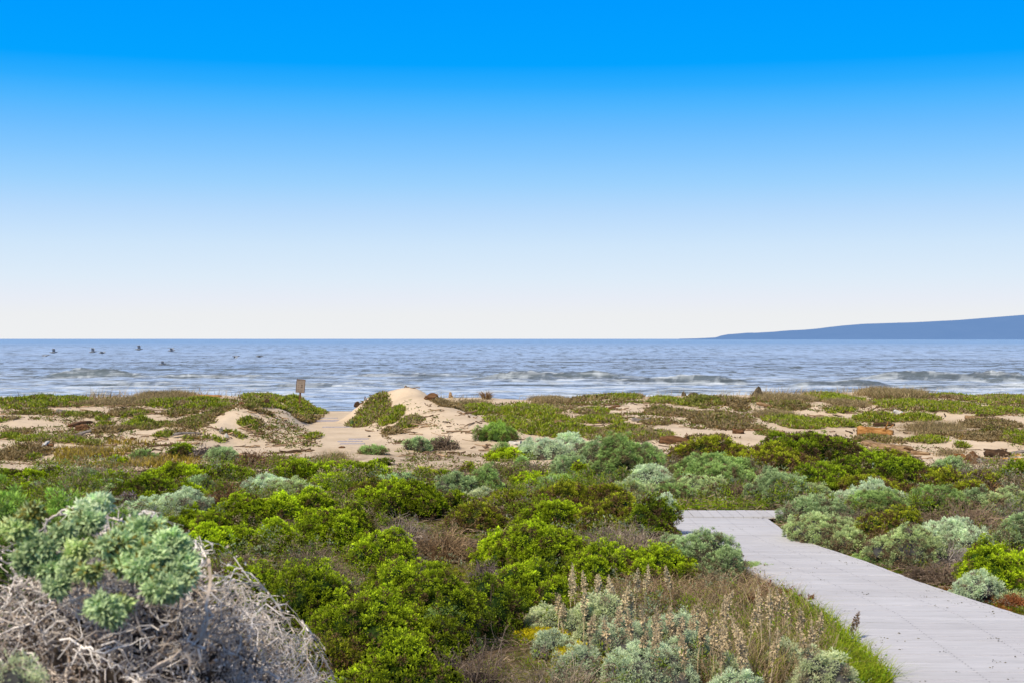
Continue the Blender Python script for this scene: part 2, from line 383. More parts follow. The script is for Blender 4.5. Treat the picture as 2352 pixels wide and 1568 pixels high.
for args in [(60, 400, 868, 1.7, 7, 61), (330, 660, 866, .7, 6, 62), (1040, 1560, 871, 1.5, 7, 63), (1300, 1780, 877, 1.1, 5, 64), (1900, 2420, 873, 1.5, 7, 65), (-600, -50, 868, 1.4, 7, 66),
             (1780, 2080, 884, .9, 5, 67), (0, 520, 884, .5, 4, 68), (520, 1000, 882, .5, 4, 69), (2050, 2700, 892, .8, 5, 70), (700, 1250, 862, .5, 5, 71), (2600, 3100, 872, 1.3, 7, 72)]:
    H = H + breaker(*args)
SV = np.stack([XX, YY, SEA_Z + H], -1).reshape(-1, 3)
ny, nx = XX.shape; ii = np.arange(nx * ny).reshape(ny, nx)
SQ = np.stack([ii[:-1, :-1], ii[:-1, 1:], ii[1:, 1:], ii[1:, :-1]], -1).reshape(-1, 4)
m, nt, out = new_mat('sea_water')
geo = N(nt, 'ShaderNodeNewGeometry'); 
def mapped(sx, sy):
    mp = N(nt, 'ShaderNodeMapping'); mp.inputs['Scale'].default_value = (sx, sy, 1); nt.links.new(geo.outputs['Position'], mp.inputs['Vector']); return mp.outputs[0]
n1 = noise(1, 4, .6, mapped(.35, .9)); n2 = noise(1, 5, .6, mapped(.05, .12)); n3 = noise(1, 5, .65, mapped(.008, .02)); n4 = noise(1, 4, .6, mapped(.0012, .004))
sx = N(nt, 'ShaderNodeSeparateXYZ'); nt.links.new(geo.outputs['Position'], sx.inputs[0])
far = thr(sx.outputs['Y'], 350, 2500)
bmp = N(nt, 'ShaderNodeBump'); bmp.inputs['Strength'].default_value = 1.0; bmp.inputs['Distance'].default_value = .55
nt.links.new(mth('ADD', mth('MULTIPLY', n1, .30), mth('MULTIPLY', n2, .7)), bmp.inputs['Height'])
bmp2 = N(nt, 'ShaderNodeBump'); bmp2.inputs['Strength'].default_value = 1.0; bmp2.inputs['Distance'].default_value = 5.0
nt.links.new(mth('ADD', mth('MULTIPLY', n3, .55), n4), bmp2.inputs['Height']); nt.links.new(bmp.outputs[0], bmp2.inputs['Normal'])
lw = N(nt, 'ShaderNodeLayerWeight'); lw.inputs['Blend'].default_value = .5; nt.links.new(bmp2.outputs[0], lw.inputs['Normal'])
st1 = thr(noise(1, 4, .65, mapped(.45, .13)), .50, .62); st2 = thr(noise(1, 4, .65, mapped(.18, .030)), .49, .61); st3 = thr(noise(1, 4, .65, mapped(.06, .006)), .49, .62)
d1 = mth('MULTIPLY', thr(sx.outputs['Y'], 150, 260), thr(sx.outputs['Y'], 750, 420)); d2 = mth('MULTIPLY', thr(sx.outputs['Y'], 380, 700), thr(sx.outputs['Y'], 2600, 1400)); d3 = thr(sx.outputs['Y'], 1200, 2600)
chop = mth('ADD', mth('MULTIPLY', mth('MULTIPLY', st1, d1), .85), mth('ADD', mth('MULTIPLY', mth('MULTIPLY', st2, d2), .80), mth('MULTIPLY', mth('MULTIPLY', st3, d3), .5)))  # dark streaks painted in place of shading on distant waves
wat = N(nt, 'ShaderNodeAttribute', attribute_name='Col'); wse = N(nt, 'ShaderNodeSeparateColor'); nt.links.new(wat.outputs['Color'], wse.inputs[0])
chop = mth('ADD', chop, mth('MULTIPLY', wse.outputs[1], .75))  # wave fronts darkened in the colour for their weaker reflection
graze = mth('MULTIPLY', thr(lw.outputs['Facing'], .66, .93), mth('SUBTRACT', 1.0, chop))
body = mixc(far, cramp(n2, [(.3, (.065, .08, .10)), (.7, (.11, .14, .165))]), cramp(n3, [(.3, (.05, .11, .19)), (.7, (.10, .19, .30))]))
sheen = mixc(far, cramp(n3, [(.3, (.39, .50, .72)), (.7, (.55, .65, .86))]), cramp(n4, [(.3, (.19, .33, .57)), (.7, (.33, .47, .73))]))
dfw = N(nt, 'ShaderNodeBsdfDiffuse'); nt.links.new(mixc(graze, body, sheen), dfw.inputs['Color'])  # sky reflection painted into the diffuse colour at grazing view
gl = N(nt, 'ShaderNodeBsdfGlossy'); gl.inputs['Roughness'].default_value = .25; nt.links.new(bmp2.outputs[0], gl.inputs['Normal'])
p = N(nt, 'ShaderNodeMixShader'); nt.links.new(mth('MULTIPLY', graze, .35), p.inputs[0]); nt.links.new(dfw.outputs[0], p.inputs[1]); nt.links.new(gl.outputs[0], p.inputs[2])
# thin spent foam drifting in the shallows
foam = mth('MULTIPLY', thr(noise(1, 7, .75, mapped(.09, .30)), .47, .60), thr(sx.outputs['Y'], 300, 170))
df = N(nt, 'ShaderNodeBsdfDiffuse'); df.inputs['Color'].default_value = (.64, .70, .78, 1)
mx = N(nt, 'ShaderNodeMixShader'); nt.links.new(mth('ADD', mth('MULTIPLY', foam, .75), mth('MULTIPLY', wse.outputs[0], .62)), mx.inputs[0]); nt.links.new(p.outputs[0], mx.inputs[1]); nt.links.new(df.outputs[0], mx.inputs[2])
nt.links.new(mx.outputs[0], out.inputs[0])
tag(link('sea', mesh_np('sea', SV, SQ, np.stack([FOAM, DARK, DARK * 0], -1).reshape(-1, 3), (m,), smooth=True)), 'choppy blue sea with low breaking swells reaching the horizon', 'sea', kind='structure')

# ------------------------------------------------------------------ headland
hp = np.array([[1560, 778], [1600, 777.3], [1645, 775], [1656, 771], [1672, 768], [1800, 761], [1870, 756], [1905, 751.5], [1935, 748], [1985, 744], [2100, 740.5], [2200, 735.5], [2352, 723.5], [2600, 706], [2900, 700], [3400, 712], [3900, 690], [4600, 740], [4700, 776]], float)
hx = np.linspace(1560, 4700, 420); D0 = 13000.0
hz = np.interp(hx, hp[:, 0], hp[:, 1]); 
rows = []
for k, t in enumerate(np.linspace(0, 1, 16)):
    Yr = D0 + 2600 * t
    prof = sin(min(t / .55, 1) * pi / 2) if t < .55 else cos((t - .55) / .45 * pi / 2)
    ztop = px2z(hz, D0 + 2600 * .55) + 6
    rough_ = 18 * (fbm(hx / 45 + 3, hx * 0 + t * 9, 3, 81) - .5) * min(1, prof * 2) * (1 - (abs(t - .55) < .04))
    z = -6 + np.maximum(ztop, 0) * prof + rough_ * (ztop > 20)
    rows.append(np.stack([px2x(hx, Yr), np.full_like(hx, Yr), z], -1))
HV = np.array(rows); ny, nx = HV.shape[:2]; ii = np.arange(nx * ny).reshape(ny, nx)
HQ = np.stack([ii[:-1, :-1], ii[:-1, 1:], ii[1:, 1:], ii[1:, :-1]], -1).reshape(-1, 4)
m, nt, out = new_mat('hazy_hillside')
geo = N(nt, 'ShaderNodeNewGeometry')
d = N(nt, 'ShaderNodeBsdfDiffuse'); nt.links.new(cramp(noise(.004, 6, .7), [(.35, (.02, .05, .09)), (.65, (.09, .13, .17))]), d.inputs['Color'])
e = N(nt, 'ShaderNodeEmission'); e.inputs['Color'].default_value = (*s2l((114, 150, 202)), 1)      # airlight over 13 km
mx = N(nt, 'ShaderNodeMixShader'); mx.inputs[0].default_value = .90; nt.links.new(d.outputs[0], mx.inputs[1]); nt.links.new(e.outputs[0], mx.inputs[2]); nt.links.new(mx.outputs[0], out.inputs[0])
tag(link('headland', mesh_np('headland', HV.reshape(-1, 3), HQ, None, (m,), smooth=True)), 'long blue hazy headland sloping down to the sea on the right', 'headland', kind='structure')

# ------------------------------------------------------------------ boardwalk
m, nt, out = new_mat('pale_grey_boards')
at = N(nt, 'ShaderNodeAttribute', attribute_name='Col'); geo = N(nt, 'ShaderNodeNewGeometry')
g = cramp(noise(2.0, 7, .7, mapped(1.2, 14)), [(.3, (.80, .80, .80)), (.5, (.95, .95, .95)), (.7, (1.06, 1.05, 1.05))])
st = thr(noise(.9, 5, .65), .35, .75)
mu = N(nt, 'ShaderNodeMix', data_type='RGBA', blend_type='MULTIPLY'); mu.inputs[0].default_value = 1; nt.links.new(at.outputs['Color'], mu.inputs[6]); nt.links.new(g, mu.inputs[7])
dk = N(nt, 'ShaderNodeMix', data_type='RGBA', blend_type='MULTIPLY'); nt.links.new(mth('MULTIPLY', st, .35), dk.inputs[0]); nt.links.new(mu.outputs[2], dk.inputs[6]); dk.inputs[7].default_value = (.78, .74, .72, 1)
p = N(nt, 'ShaderNodeBsdfPrincipled'); p.inputs['Roughness'].default_value = .8; p.inputs['Specular IOR Level'].default_value = .15; nt.links.new(dk.outputs[2], p.inputs['Base Color'])
nt.links.new(p.outputs[0], out.inputs[0]); M_BOARD = m

def box(V, Q, C, p00, p10, p11, p01, z0, z1, c):
    b = len(V)
    for (q, z) in [(p00, z0), (p10, z0), (p11, z0), (p01, z0), (p00, z1), (p10, z1), (p11, z1), (p01, z1)]: V.append((q[0], q[1], z)); C.append(c)
    for f in [(0, 3, 2, 1), (4, 5, 6, 7), (0, 1, 5, 4), (1, 2, 6, 5), (2, 3, 7, 6), (3, 0, 4, 7)]: Q.append([b + i for i in f])
TOP = .10
V, Q, C = [], [], []; SCREW = []
cl_y = np.array([4, 10, 12.9, 13.9, 14.8, 16.1, 17.3, 18.7, 20.0]); cr_x = np.array([4.75, 4.72, 4.64, 4.38, 4.18, 3.98, 3.70, 3.56, 3.56])
cl_x = np.array([2.78, 2.78, 2.87, 2.78, 2.66, 2.42, 2.1, 1.9, 1.85])
yb = 5.0; pw = .142; gapw = .008; r0 = np.random.default_rng(3)
while yb + pw < 20.05:
    def ed(y, w): return float(np.interp(y, cl_y, w))
    sl_ = -.09 * (ed(yb, cr_x) - ed(yb, cl_x)) * 0
    s = .90 + .10 * r0.random(); c = (.575 * s, .572 * s, .62 * s)
    zt = TOP + r0.normal() * .0012; yo = .06
    l0, l1, e0, e1 = ed(yb, cl_x), ed(yb + pw - gapw, cl_x), ed(yb, cr_x), ed(yb + pw - gapw, cr_x)
    box(V, Q, C, (l0, yb + yo), (e0, yb - yo), (e1, yb + pw - gapw - yo), (l1, yb + pw - gapw + yo), zt - .03, zt, c)
    for t in (.06, .36, .66, .95):
        for f in (.25, .75): SCREW.append((l0 + (e0 - l0) * t, yb + yo * (1 - 2 * t) + (pw - gapw) * f, zt))
    yb += pw
xb = 0.6
while xb < 3.9:                                     # the side run, boards across
    s = .90 + .10 * r0.random(); c = (.575 * s, .572 * s, .62 * s); zt = TOP - .022 + r0.normal() * .0012
    box(V, Q, C, (xb, 20.22), (xb + pw - gapw, 20.22), (xb + pw - gapw, 20.98), (xb, 20.98), zt - .03, zt, c); xb += pw
bw = link('boardwalk', mesh_np('boardwalk', np.array(V), np.array(Q), np.array(C), (M_BOARD,)))
tag(bw, 'pale grey plank boardwalk winding between the shrubs', 'boardwalk', kind='structure')
V, Q, C = [], [], []
for side, off in ((cl_x, .012), (cr_x, -.045)):
    for y in np.arange(5, 20, .25):
        a, b = np.interp(y, cl_y, side), np.interp(y + .25, cl_y, side); t = .06 if off > 0 else -.06
        box(V, Q, C, (a + off, y + t), (a + off + .033, y + t), (b + off + .033, y + .25 + t), (b + off, y + .25 + t), TOP - .20, TOP - .034, (.40, .37, .38))
link('edge_board', mesh_np('edge_board', np.array(V), np.array(Q), np.array(C), (M_BOARD,)), bw)
SC = np.array(SCREW); k = len(SC); d4 = np.array([[-1, -1, 0], [1, -1, 0], [1, 1, 0], [-1, 1, 0.]]) * .005
link('screw_heads', mesh_np('screw_heads', (SC[:, None] + d4[None] + np.array([0, 0, .003])).reshape(-1, 3), np.arange(4 * k).reshape(k, 4), None, (plain_mat('screw_steel', (.10, .09, .09)),)), bw)
# ------------------------------------------------------------------ plant generators (local coordinates, base at the origin)
PAL = {  # base colour, tip colour, dead colour, tufts' share of dead, leaves per tuft, slenderness, spread
 'green':  dict(b=(.018, .042, .003), t=(.265, .345, .012), d=(.13, .085, .045), dead=.05, k=46, w=.42, up=.35, mat=M_GREEN),
 'lime':   dict(b=(.030, .070, .004), t=(.330, .425, .014), d=(.15, .10, .04), dead=.03, k=46, w=.42, up=.4, mat=M_GREEN),
 'dark':   dict(b=(.014, .036, .005), t=(.170, .230, .010), d=(.10, .065, .035), dead=.10, k=44, w=.42, up=.3, mat=M_GREEN),
 'olive':  dict(b=(.028, .045, .006), t=(.245, .270, .016), d=(.15, .09, .045), dead=.14, k=42, w=.40, up=.3, mat=M_GREEN),
 'soft':   dict(b=(.045, .090, .016), t=(.200, .310, .065), d=(.17, .12, .06), dead=.04, k=60, w=.20, up=.8, mat=M_GREEN),
 'teal':   dict(b=(.115, .170, .065), t=(.275, .355, .175), d=(.19, .15, .10), dead=.06, k=64, w=.28, up=.45, mat=M_SILVER),
 'tealg':  dict(b=(.095, .155, .040), t=(.240, .335, .110), d=(.19, .14, .08), dead=.07, k=64, w=.26, up=.55, mat=M_SILVER),
 'sage':   dict(b=(.20, .245, .100), t=(.330, .395, .190), d=(.22, .16, .10), dead=.10, k=64, w=.28, up=.45, mat=M_SILVER),
 'silver': dict(b=(.37, .460, .300), t=(.370, .430, .295), d=(.26, .21, .16), dead=.05, k=64, w=.30, up=.45, mat=M_SILVER),
 'pale':   dict(b=(.38, .450, .260), t=(.400, .430, .265), d=(.30, .25, .18), dead=.05, k=64, w=.30, up=.5, mat=M_SILVER),
 'mauve':  dict(b=(.060, .050, .055), t=(.270, .230, .255), d=(.15, .11, .09), dead=.3, k=34, w=.30, up=.3, mat=M_TWIG),
}

for _p in PAL.values():
    for _k, _f in (('b', 1.4), ('t', 2.0), ('d', 1.4)): _p[_k] = tuple(min(.86, v * _f) for v in _p[_k])

def make_lobes(r, rx, ry, h):
    n = int(np.clip(8 + 14 * rx, 8, 26)); L = [((0, 0, h * .26), (rx * .74, ry * .74, h * .58))]
    for i in range(n):
        a = r.uniform(0, 2 * pi); d = math.sqrt(r.uniform(.0, 1)) * .86
        q = r.uniform(.16, .36); zz = h * (.86 - .60 * d ** 1.6) * r.uniform(.60, 1.12)
        rz = min(h * .42, q * min(rx, ry) * .95 + .05)
        L.append(((cos(a) * d * rx, sin(a) * d * ry, max(zz - rz * .5, rz * .2)), (max(q * rx * r.uniform(.8, 1.35), .07), max(q * ry * r.uniform(.8, 1.35), .07), rz)))
    return [(np.array(c), np.array(R)) for c, R in L]

def sample_lobes(r, L, ts, dens=3.0):
    P, Nn = [], []
    for i, (c, R) in enumerate(L):
        area = 4 * pi * (R[0] * R[1] + R[0] * R[2] + R[1] * R[2]) / 3
        n = int(dens * area / (ts * ts * 2.2)) + 3
        d = unit(r.normal(size=(n, 3))); d = d[d[:, 2] > -.35]
        p = c + R * d; nn = unit(d / R)
        ok = p[:, 2] > .01
        for j, (c2, R2) in enumerate(L):
            if j != i: ok &= (((p - c2) / (R2 * .93)) ** 2).sum(1) > 1
        P.append(p[ok]); Nn.append(nn[ok])
    P = np.concatenate(P); Nn = np.concatenate(Nn)
    o = r.permutation(len(P)); P = P[o]; Nn = Nn[o]
    key = np.floor(P / (ts * .80)).astype(int); _, u = np.unique(key, axis=0, return_index=True)
    return P[u], Nn[u]

def core(g, L, c, s=.74):  # dark inner hulls imitate the shaded bush interior and block see-through
    th = np.linspace(0, 2 * pi, 11)[:-1]; ph = np.linspace(-.45, pi / 2 - .02, 6)
    for cc, R in L:
        V = np.array([[cos(p) * cos(t), cos(p) * sin(t), sin(p)] for p in ph for t in th]) * R * s + cc
        V[:, 2] = np.maximum(V[:, 2], -.03)
        i = np.arange(60).reshape(6, 10)
        Q = np.stack([i[:-1], np.roll(i[:-1], -1, 1), np.roll(i[1:], -1, 1), i[1:]], -1).reshape(-1, 4)
        g.add(V, Q, np.array([c]))

def gen_foliage(r, rx, ry, h, pal, Y, dens=1.0, leaf=1.0):
    lf = max(.020, .00145 * Y) * leaf; ts = max(.048, .0029 * Y) * (.8 + .2 * leaf)
    L = make_lobes(r, rx, ry, h); P, Nn = sample_lobes(r, L, ts)
    P = P * (1 + .05 * r.normal(size=(len(P), 1))) ; P[:, 2] = np.maximum(P[:, 2], .0)
    k = int(pal['k'] * dens); n = len(P)
    up = np.array([0, 0, 1.])
    A = unit(Nn * .8 + up * pal['up'] + .25 * r.normal(size=(n, 3)))
    sc = r.uniform(.7, 1.25, n)
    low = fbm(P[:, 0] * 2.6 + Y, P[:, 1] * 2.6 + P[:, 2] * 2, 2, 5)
    hz_ = np.clip(P[:, 2] / h, 0, 1); bright = np.clip(.62 + .55 * r.random(n) + 1.3 * (low - .5) + .48 * (hz_ - .55), .30, 1.5)  # leaf colour painted darker toward the base, imitating shade in the gaps
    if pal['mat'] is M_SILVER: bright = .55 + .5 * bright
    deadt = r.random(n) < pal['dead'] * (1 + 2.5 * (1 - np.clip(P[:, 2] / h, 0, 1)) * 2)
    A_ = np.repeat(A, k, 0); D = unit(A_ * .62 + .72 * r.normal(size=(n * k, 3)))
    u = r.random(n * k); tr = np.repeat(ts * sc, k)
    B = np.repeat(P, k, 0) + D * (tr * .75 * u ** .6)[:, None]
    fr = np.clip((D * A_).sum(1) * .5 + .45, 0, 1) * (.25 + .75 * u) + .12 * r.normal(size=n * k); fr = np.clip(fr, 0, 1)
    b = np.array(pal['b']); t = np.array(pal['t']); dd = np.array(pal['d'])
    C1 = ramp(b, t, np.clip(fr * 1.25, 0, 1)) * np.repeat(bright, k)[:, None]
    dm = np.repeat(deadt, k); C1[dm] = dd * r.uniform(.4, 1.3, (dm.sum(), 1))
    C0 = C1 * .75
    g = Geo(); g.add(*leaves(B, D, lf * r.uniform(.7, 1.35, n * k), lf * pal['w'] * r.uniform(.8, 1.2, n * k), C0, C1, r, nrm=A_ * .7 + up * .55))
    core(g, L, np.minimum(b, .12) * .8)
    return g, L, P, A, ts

def gen_stems(r, rx, ry, h, n, rad, c0, c1, droop=0.0, S=8, wig=.06, fill=1.0, sub=3, leafy=0, k=3):
    """woody stems from the root crown curving out to the dome, with side twigs"""
    a = r.uniform(0, 2 * pi, n); d = np.sqrt(r.random(n)) * fill
    end = np.stack([np.cos(a) * d * rx, np.sin(a) * d * ry, h * np.sqrt(np.clip(1 - d * d * .9, 0, 1)) * r.uniform(.55, 1.08, n)], 1)
    b0 = np.stack([np.cos(a) * d * rx * .25, np.sin(a) * d * ry * .25, np.zeros(n)], 1) + r.normal(size=(n, 3)) * [rx * .1, ry * .1, 0]
    mid = (b0 + end) / 2 + np.stack([np.cos(a) * rx * .1, np.sin(a) * ry * .1, h * r.uniform(.0, .35, n)], 1)
    t = np.linspace(0, 1, S)[None, :, None]
    P = b0[:, None] * (1 - t) ** 2 + 2 * mid[:, None] * t * (1 - t) + end[:, None] * t ** 2
    P[:, :, 2] -= droop * h * t[..., 0] ** 3
    P = P + np.cumsum(r.normal(size=P.shape), 1) * wig * min(h, .6) / S * .55 * t
    P[:, :, 2] = np.maximum(P[:, :, 2], .005)
    R = rad * r.uniform(.6, 1.3, (n, 1)) * (1 - .62 * t[..., 0])
    C = ramp(c0, c1, r.random(n))
    g = Geo(); g.add(*tubes(P, R, C, k))
    tips = [P[:, -1]]; dirs = [unit(P[:, -1] - P[:, -2])]
    for s in range(sub):                              # side twigs
        j = r.integers(S // 3, S - 1, n); st = P[np.arange(n), j]; dr = unit(P[np.arange(n), j + 1] - P[np.arange(n), j])
        dv = unit(dr * .8 + r.normal(size=(n, 3)) * .7); ln = h * r.uniform(.12, .38, n)
        S2 = 5; t2 = np.linspace(0, 1, S2)[None, :, None]
        Q = st[:, None] + dv[:, None] * t2 * ln[:, None, None] + np.cumsum(r.normal(size=(n, S2, 3)), 1) * .05 * ln[:, None, None]
        Q[:, :, 2] -= droop * .5 * ln[:, None] * t2[..., 0] ** 2
        Q[:, :, 2] = np.maximum(Q[:, :, 2], .005)
        Rq = R[np.arange(n), j][:, None] * .65 * (1 - .6 * t2[..., 0])
        g.add(*tubes(Q, Rq, C * r.uniform(.8, 1.15, (n, 1)), k)); tips.append(Q[:, -1]); dirs.append(dv)
    tips = np.concatenate(tips); dirs = np.concatenate(dirs)
    if leafy:                                         # withered, crumpled leaves
        m = len(tips) * leafy; B = np.repeat(tips, leafy, 0) + r.normal(size=(m, 3)) * rad * 3.5 - np.repeat(dirs, leafy, 0) * r.uniform(0, rad * 14, (m, 1))
        D = unit(np.repeat(dirs, leafy, 0) * .6 + r.normal(size=(m, 3)) * .7 - [0, 0, .3]); c = ramp(c0, c1, r.random(m)) * r.uniform(.6, 1.25, (m, 1))
        g.add(*leaves(B, D, rad * r.uniform(2.5, 5.5, m), rad * r.uniform(1.2, 2.4, m), c * .7, c, r, .8))
    return g

def root(name, label, cat, loc, group=None):
    o = bpy.data.objects.new(name, None); COL.objects.link(o); o.location = loc; o.empty_display_size = .1
    return tag(o, label, cat, group)

SPN = {'green': 'green_shrub', 'lime': 'green_shrub', 'dark': 'green_shrub', 'olive': 'olive_shrub', 'soft': 'soft_green_shrub', 'teal': 'grey_green_shrub', 'tealg': 'grey_green_shrub',
       'sage': 'sage_shrub', 'silver': 'silver_shrub', 'pale': 'silver_shrub', 'mauve': 'withered_shrub'}
placed = []

def fit(x0, x1, y0, y1, depth=.85):
    y1 = y1 + .22 * (y1 - y0); pc = (x0 + x1) / 2; xb, Yb, zb = ground(pc, y1)
    ry = float(np.clip((x1 - x0) / 2 * Yb / F, .10, .95)) * depth * 1.25
    Yc = Yb + ry * .75; rx = 1.28 * (x1 - x0) / 2 * Yc / F; xc = px2x(pc, Yc); zg = float(terrain(xc, Yc))
    h = float(np.clip(px2z(y0, Yc) - zg, .08, 1.7)) * 1.02
    return xc, Yc, zg, rx, ry, h

def shrub(sp, x0, x1, y0, y1, label, flowers=None, nfl=0, leaf=1.0, dens=1.0, depth=.85, xyz=None):
    r = np.random.default_rng(int(x0 * 7 + y1 * 131) % 99991)
    xc, Yc, zg, rx, ry, h = xyz or fit(x0, x1, y0, y1, depth)
    placed.append((xc, Yc, rx, ry))
    pal = PAL[sp]; o = root(SPN[sp], label, 'shrub', (xc, Yc, zg - .02))
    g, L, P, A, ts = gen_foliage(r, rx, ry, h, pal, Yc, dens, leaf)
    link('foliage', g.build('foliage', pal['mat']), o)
    n = int(np.clip(26 * (rx + ry), 10, 60))
    b = gen_stems(r, rx * .96, ry * .96, h * .86, n, .0035 + .00012 * Yc, (.09, .065, .045), (.24, .19, .15), .0, S=6, sub=2)
    link('branches', b.build('branches', M_TWIG), o)
    if flowers is not None:
        i = r.choice(len(P), min(nfl, len(P) * 3)); i = i[P[i, 2] > h * .25]
        q = P[i] + A[i] * ts * r.uniform(.75, 1.15, (len(i), 1)) + r.normal(size=(len(i), 3)) * ts * .4
        fh_ = link('flower_heads', mesh_np('flower_heads', *blobs(q, max(.010, .00062 * Yc) * r.uniform(.7, 1.3, len(i)), np.array(flowers)[None] * r.uniform(.7, 1.2, (len(i), 1))), (M_FLOWER,)), o); fh_['kind'] = 'stuff'
    return o

def deadbush(x0, x1, y0, y1, label, c0=(.10, .075, .055), c1=(.34, .28, .23), name='dead_shrub', n=None, rad=None, droop=.25, leafy=1, sub=3, xyz=None, depth=.85):
    r = np.random.default_rng(int(x0 * 13 + y1 * 17) % 99991)
    xc, Yc, zg, rx, ry, h = xyz or fit(x0, x1, y0, y1, depth)
    placed.append((xc, Yc, rx, ry))
    o = root(name, label, 'shrub', (xc, Yc, zg - .02)); rad = rad or max(.0032, .00030 * Yc)
    n = n or int(np.clip(260 * (rx + .2) * (h + .35), 60, 520))
    g = gen_stems(r, rx, ry, h, n, rad, c0, c1, droop, S=8, wig=.5, sub=sub, leafy=leafy)
    link('twigs', g.build('twigs', M_TWIG), o)
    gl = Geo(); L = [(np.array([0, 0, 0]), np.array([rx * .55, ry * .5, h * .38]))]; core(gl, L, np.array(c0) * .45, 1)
    m = int(n * 3); a = r.uniform(0, 2 * pi, m); d = np.sqrt(r.random(m)) * .95
    B = np.stack([np.cos(a) * d * rx, np.sin(a) * d * ry, h * .55 * np.sqrt(1 - d * d * .9) * r.random(m)], 1); D = unit(r.normal(size=(m, 3)))
    c = ramp(np.array(c0) * .6, np.array(c1) * .8, r.random(m)); gl.add(*leaves(B, D, rad * 9, rad * 3, c * .7, c, r, .8))
    link('dead_leaves', gl.build('dead_leaves', M_TWIG), o)
    return o

def mat_patch(kind, x0, x1, y0, y1, label, hgt=.16, dens=1.0, name=None, cover=.62, brown=.08, ry=None):
    """low creeping mat following the ground"""
    r = np.random.default_rng(int(x0 * 5 + y1 * 37) % 99991)
    pc = (x0 + x1) / 2; xa, Ya, za = ground(pc, y1); xb, Yb, zb = ground(pc, min(y0 + (y1 - y0) * .3, y1 - 2))
    Rl = float(np.clip((Yb - Ya) / 2, .18, 3.2)) if ry is None else ry
    Yc = Ya + Rl; Rx = (x1 - x0) / 2 * Yc / F; xc = px2x(pc, Yc); zg = float(terrain(xc, Yc))
    n = int(np.clip(dens * 330 * Rx * Rl * pi, 60, 9000))
    q = unit(r.normal(size=(n, 2))) * np.sqrt(r.random(n))[:, None] * 1.15
    X = q[:, 0] * Rx; Yl = q[:, 1] * Rl; rr = np.hypot(q[:, 0], q[:, 1])
    nz = fbm((X + xc) * 1.5, (Yl + Yc) * 1.1, 3, 13); fine = fbm((X + xc) * 4.5, (Yl + Yc) * 3.0, 2, 17)
    ok = .65 * nz + .35 * fine + .075 * r.normal(size=n) > (1 - cover) * .60 + .36 * rr ** 1.6 + .02
    X, Yl, rr, nz = X[ok], Yl[ok], rr[ok], nz[ok]; n = len(X)
    hump = (hgt * (.6 if kind == 'dry' else 1)) * np.clip(1.15 - rr ** 2, .06, 1) * (.35 + 1.3 * np.clip(nz - .3, 0, 1)) * r.uniform(.25, 1, n)
    Z = terrain(X + xc, Yl + Yc) - zg + np.maximum(hump, .01) * .8
    o = root(name or {'ice': 'ice_plant_mat', 'dry': 'dry_grass_mat', 'grey': 'dune_scrub_mat'}[kind], label, 'ground plant' if kind != 'dry' else 'dry grass', (xc, Yc, zg))
    B0 = np.stack([X, Yl, Z], 1)
    g = Geo(); s = max(.055, .0021 * Yc)
    if kind in ('ice', 'grey'):
        k = 7; m = n * k; B = np.repeat(B0, k, 0) + r.normal(size=(m, 3)) * [s * .4, s * .4, s * .12]
        D = unit(r.normal(size=(m, 3)) * [.75, .75, .3] + [0, 0, .75 if kind == 'ice' else .45])
        br = np.repeat(r.uniform(.6, 1.3, n), k)[:, None]
        if kind == 'ice': c = ramp((.15, .225, .012), (.43, .485, .03), r.random(m)) * br
        else: c = ramp((.15, .17, .035), (.39, .41, .09), r.random(m)) * br
        dead = np.repeat((r.random(n) < brown * (1 + 1.6 * rr)) | (nz < .33), k)
        c[dead] = ramp((.17, .12, .055), (.50, .39, .22), r.random(int(dead.sum())))
        red = r.random(m) < .04; c[red] = np.array([.32, .20, .03])
        g.add(*leaves(B, D, s * r.uniform(.8, 1.7, m), s * (.36 if kind == 'ice' else .42), c * .45, c, r, .3))
        j = r.random(n) < .45; m = int(j.sum()) * 2; B = np.repeat(B0[j], 2, 0); B[:, 2] -= s * .3
        D = unit(r.normal(size=(m, 3)) * [1, 1, .25]); c = ramp((.14, .095, .05), (.46, .35, .21), r.random(m))
        g.add(*leaves(B, D, s * r.uniform(1, 2.2, m), s * .3, c * .7, c, r, .5)); link('leaves', g.build('leaves', M_SUCC if kind == 'ice' else M_GREEN), o)
    else:
        k = 7; m = n * k; B = np.repeat(B0, k, 0) + r.normal(size=(m, 3)) * [s, s, 0]; B[:, 2] -= s * .3
        Hh = (hgt * .55 + s) * r.uniform(.4, 1.2, m); a = r.uniform(0, 2 * pi, m)
        lean = np.stack([np.cos(a) + .25, np.sin(a) * .6], 1) * Hh[:, None] * r.uniform(.3, 1.3, (m, 1))
        c = ramp((.21, .145, .07), (.62, .49, .27), r.random(m)) * np.repeat(r.uniform(.6, 1.15, n), k)[:, None]
        gr = r.random(m) < .10; c[gr] = np.array([.12, .15, .03])
        g.add(*blades(B, Hh, lean, s * .12, c * .55, c, r)); m = n * 2; B = np.repeat(B0, 2, 0); D = unit(r.normal(size=(m, 3)) * [1, 1, .35]); c = ramp((.13, .09, .05), (.44, .33, .20), r.random(m)); g.add(*leaves(B, D, s * r.uniform(1, 2, m), s * .3, c * .7, c, r, .5)); link('blades', g.build('blades', M_STRAW), o)
    return o

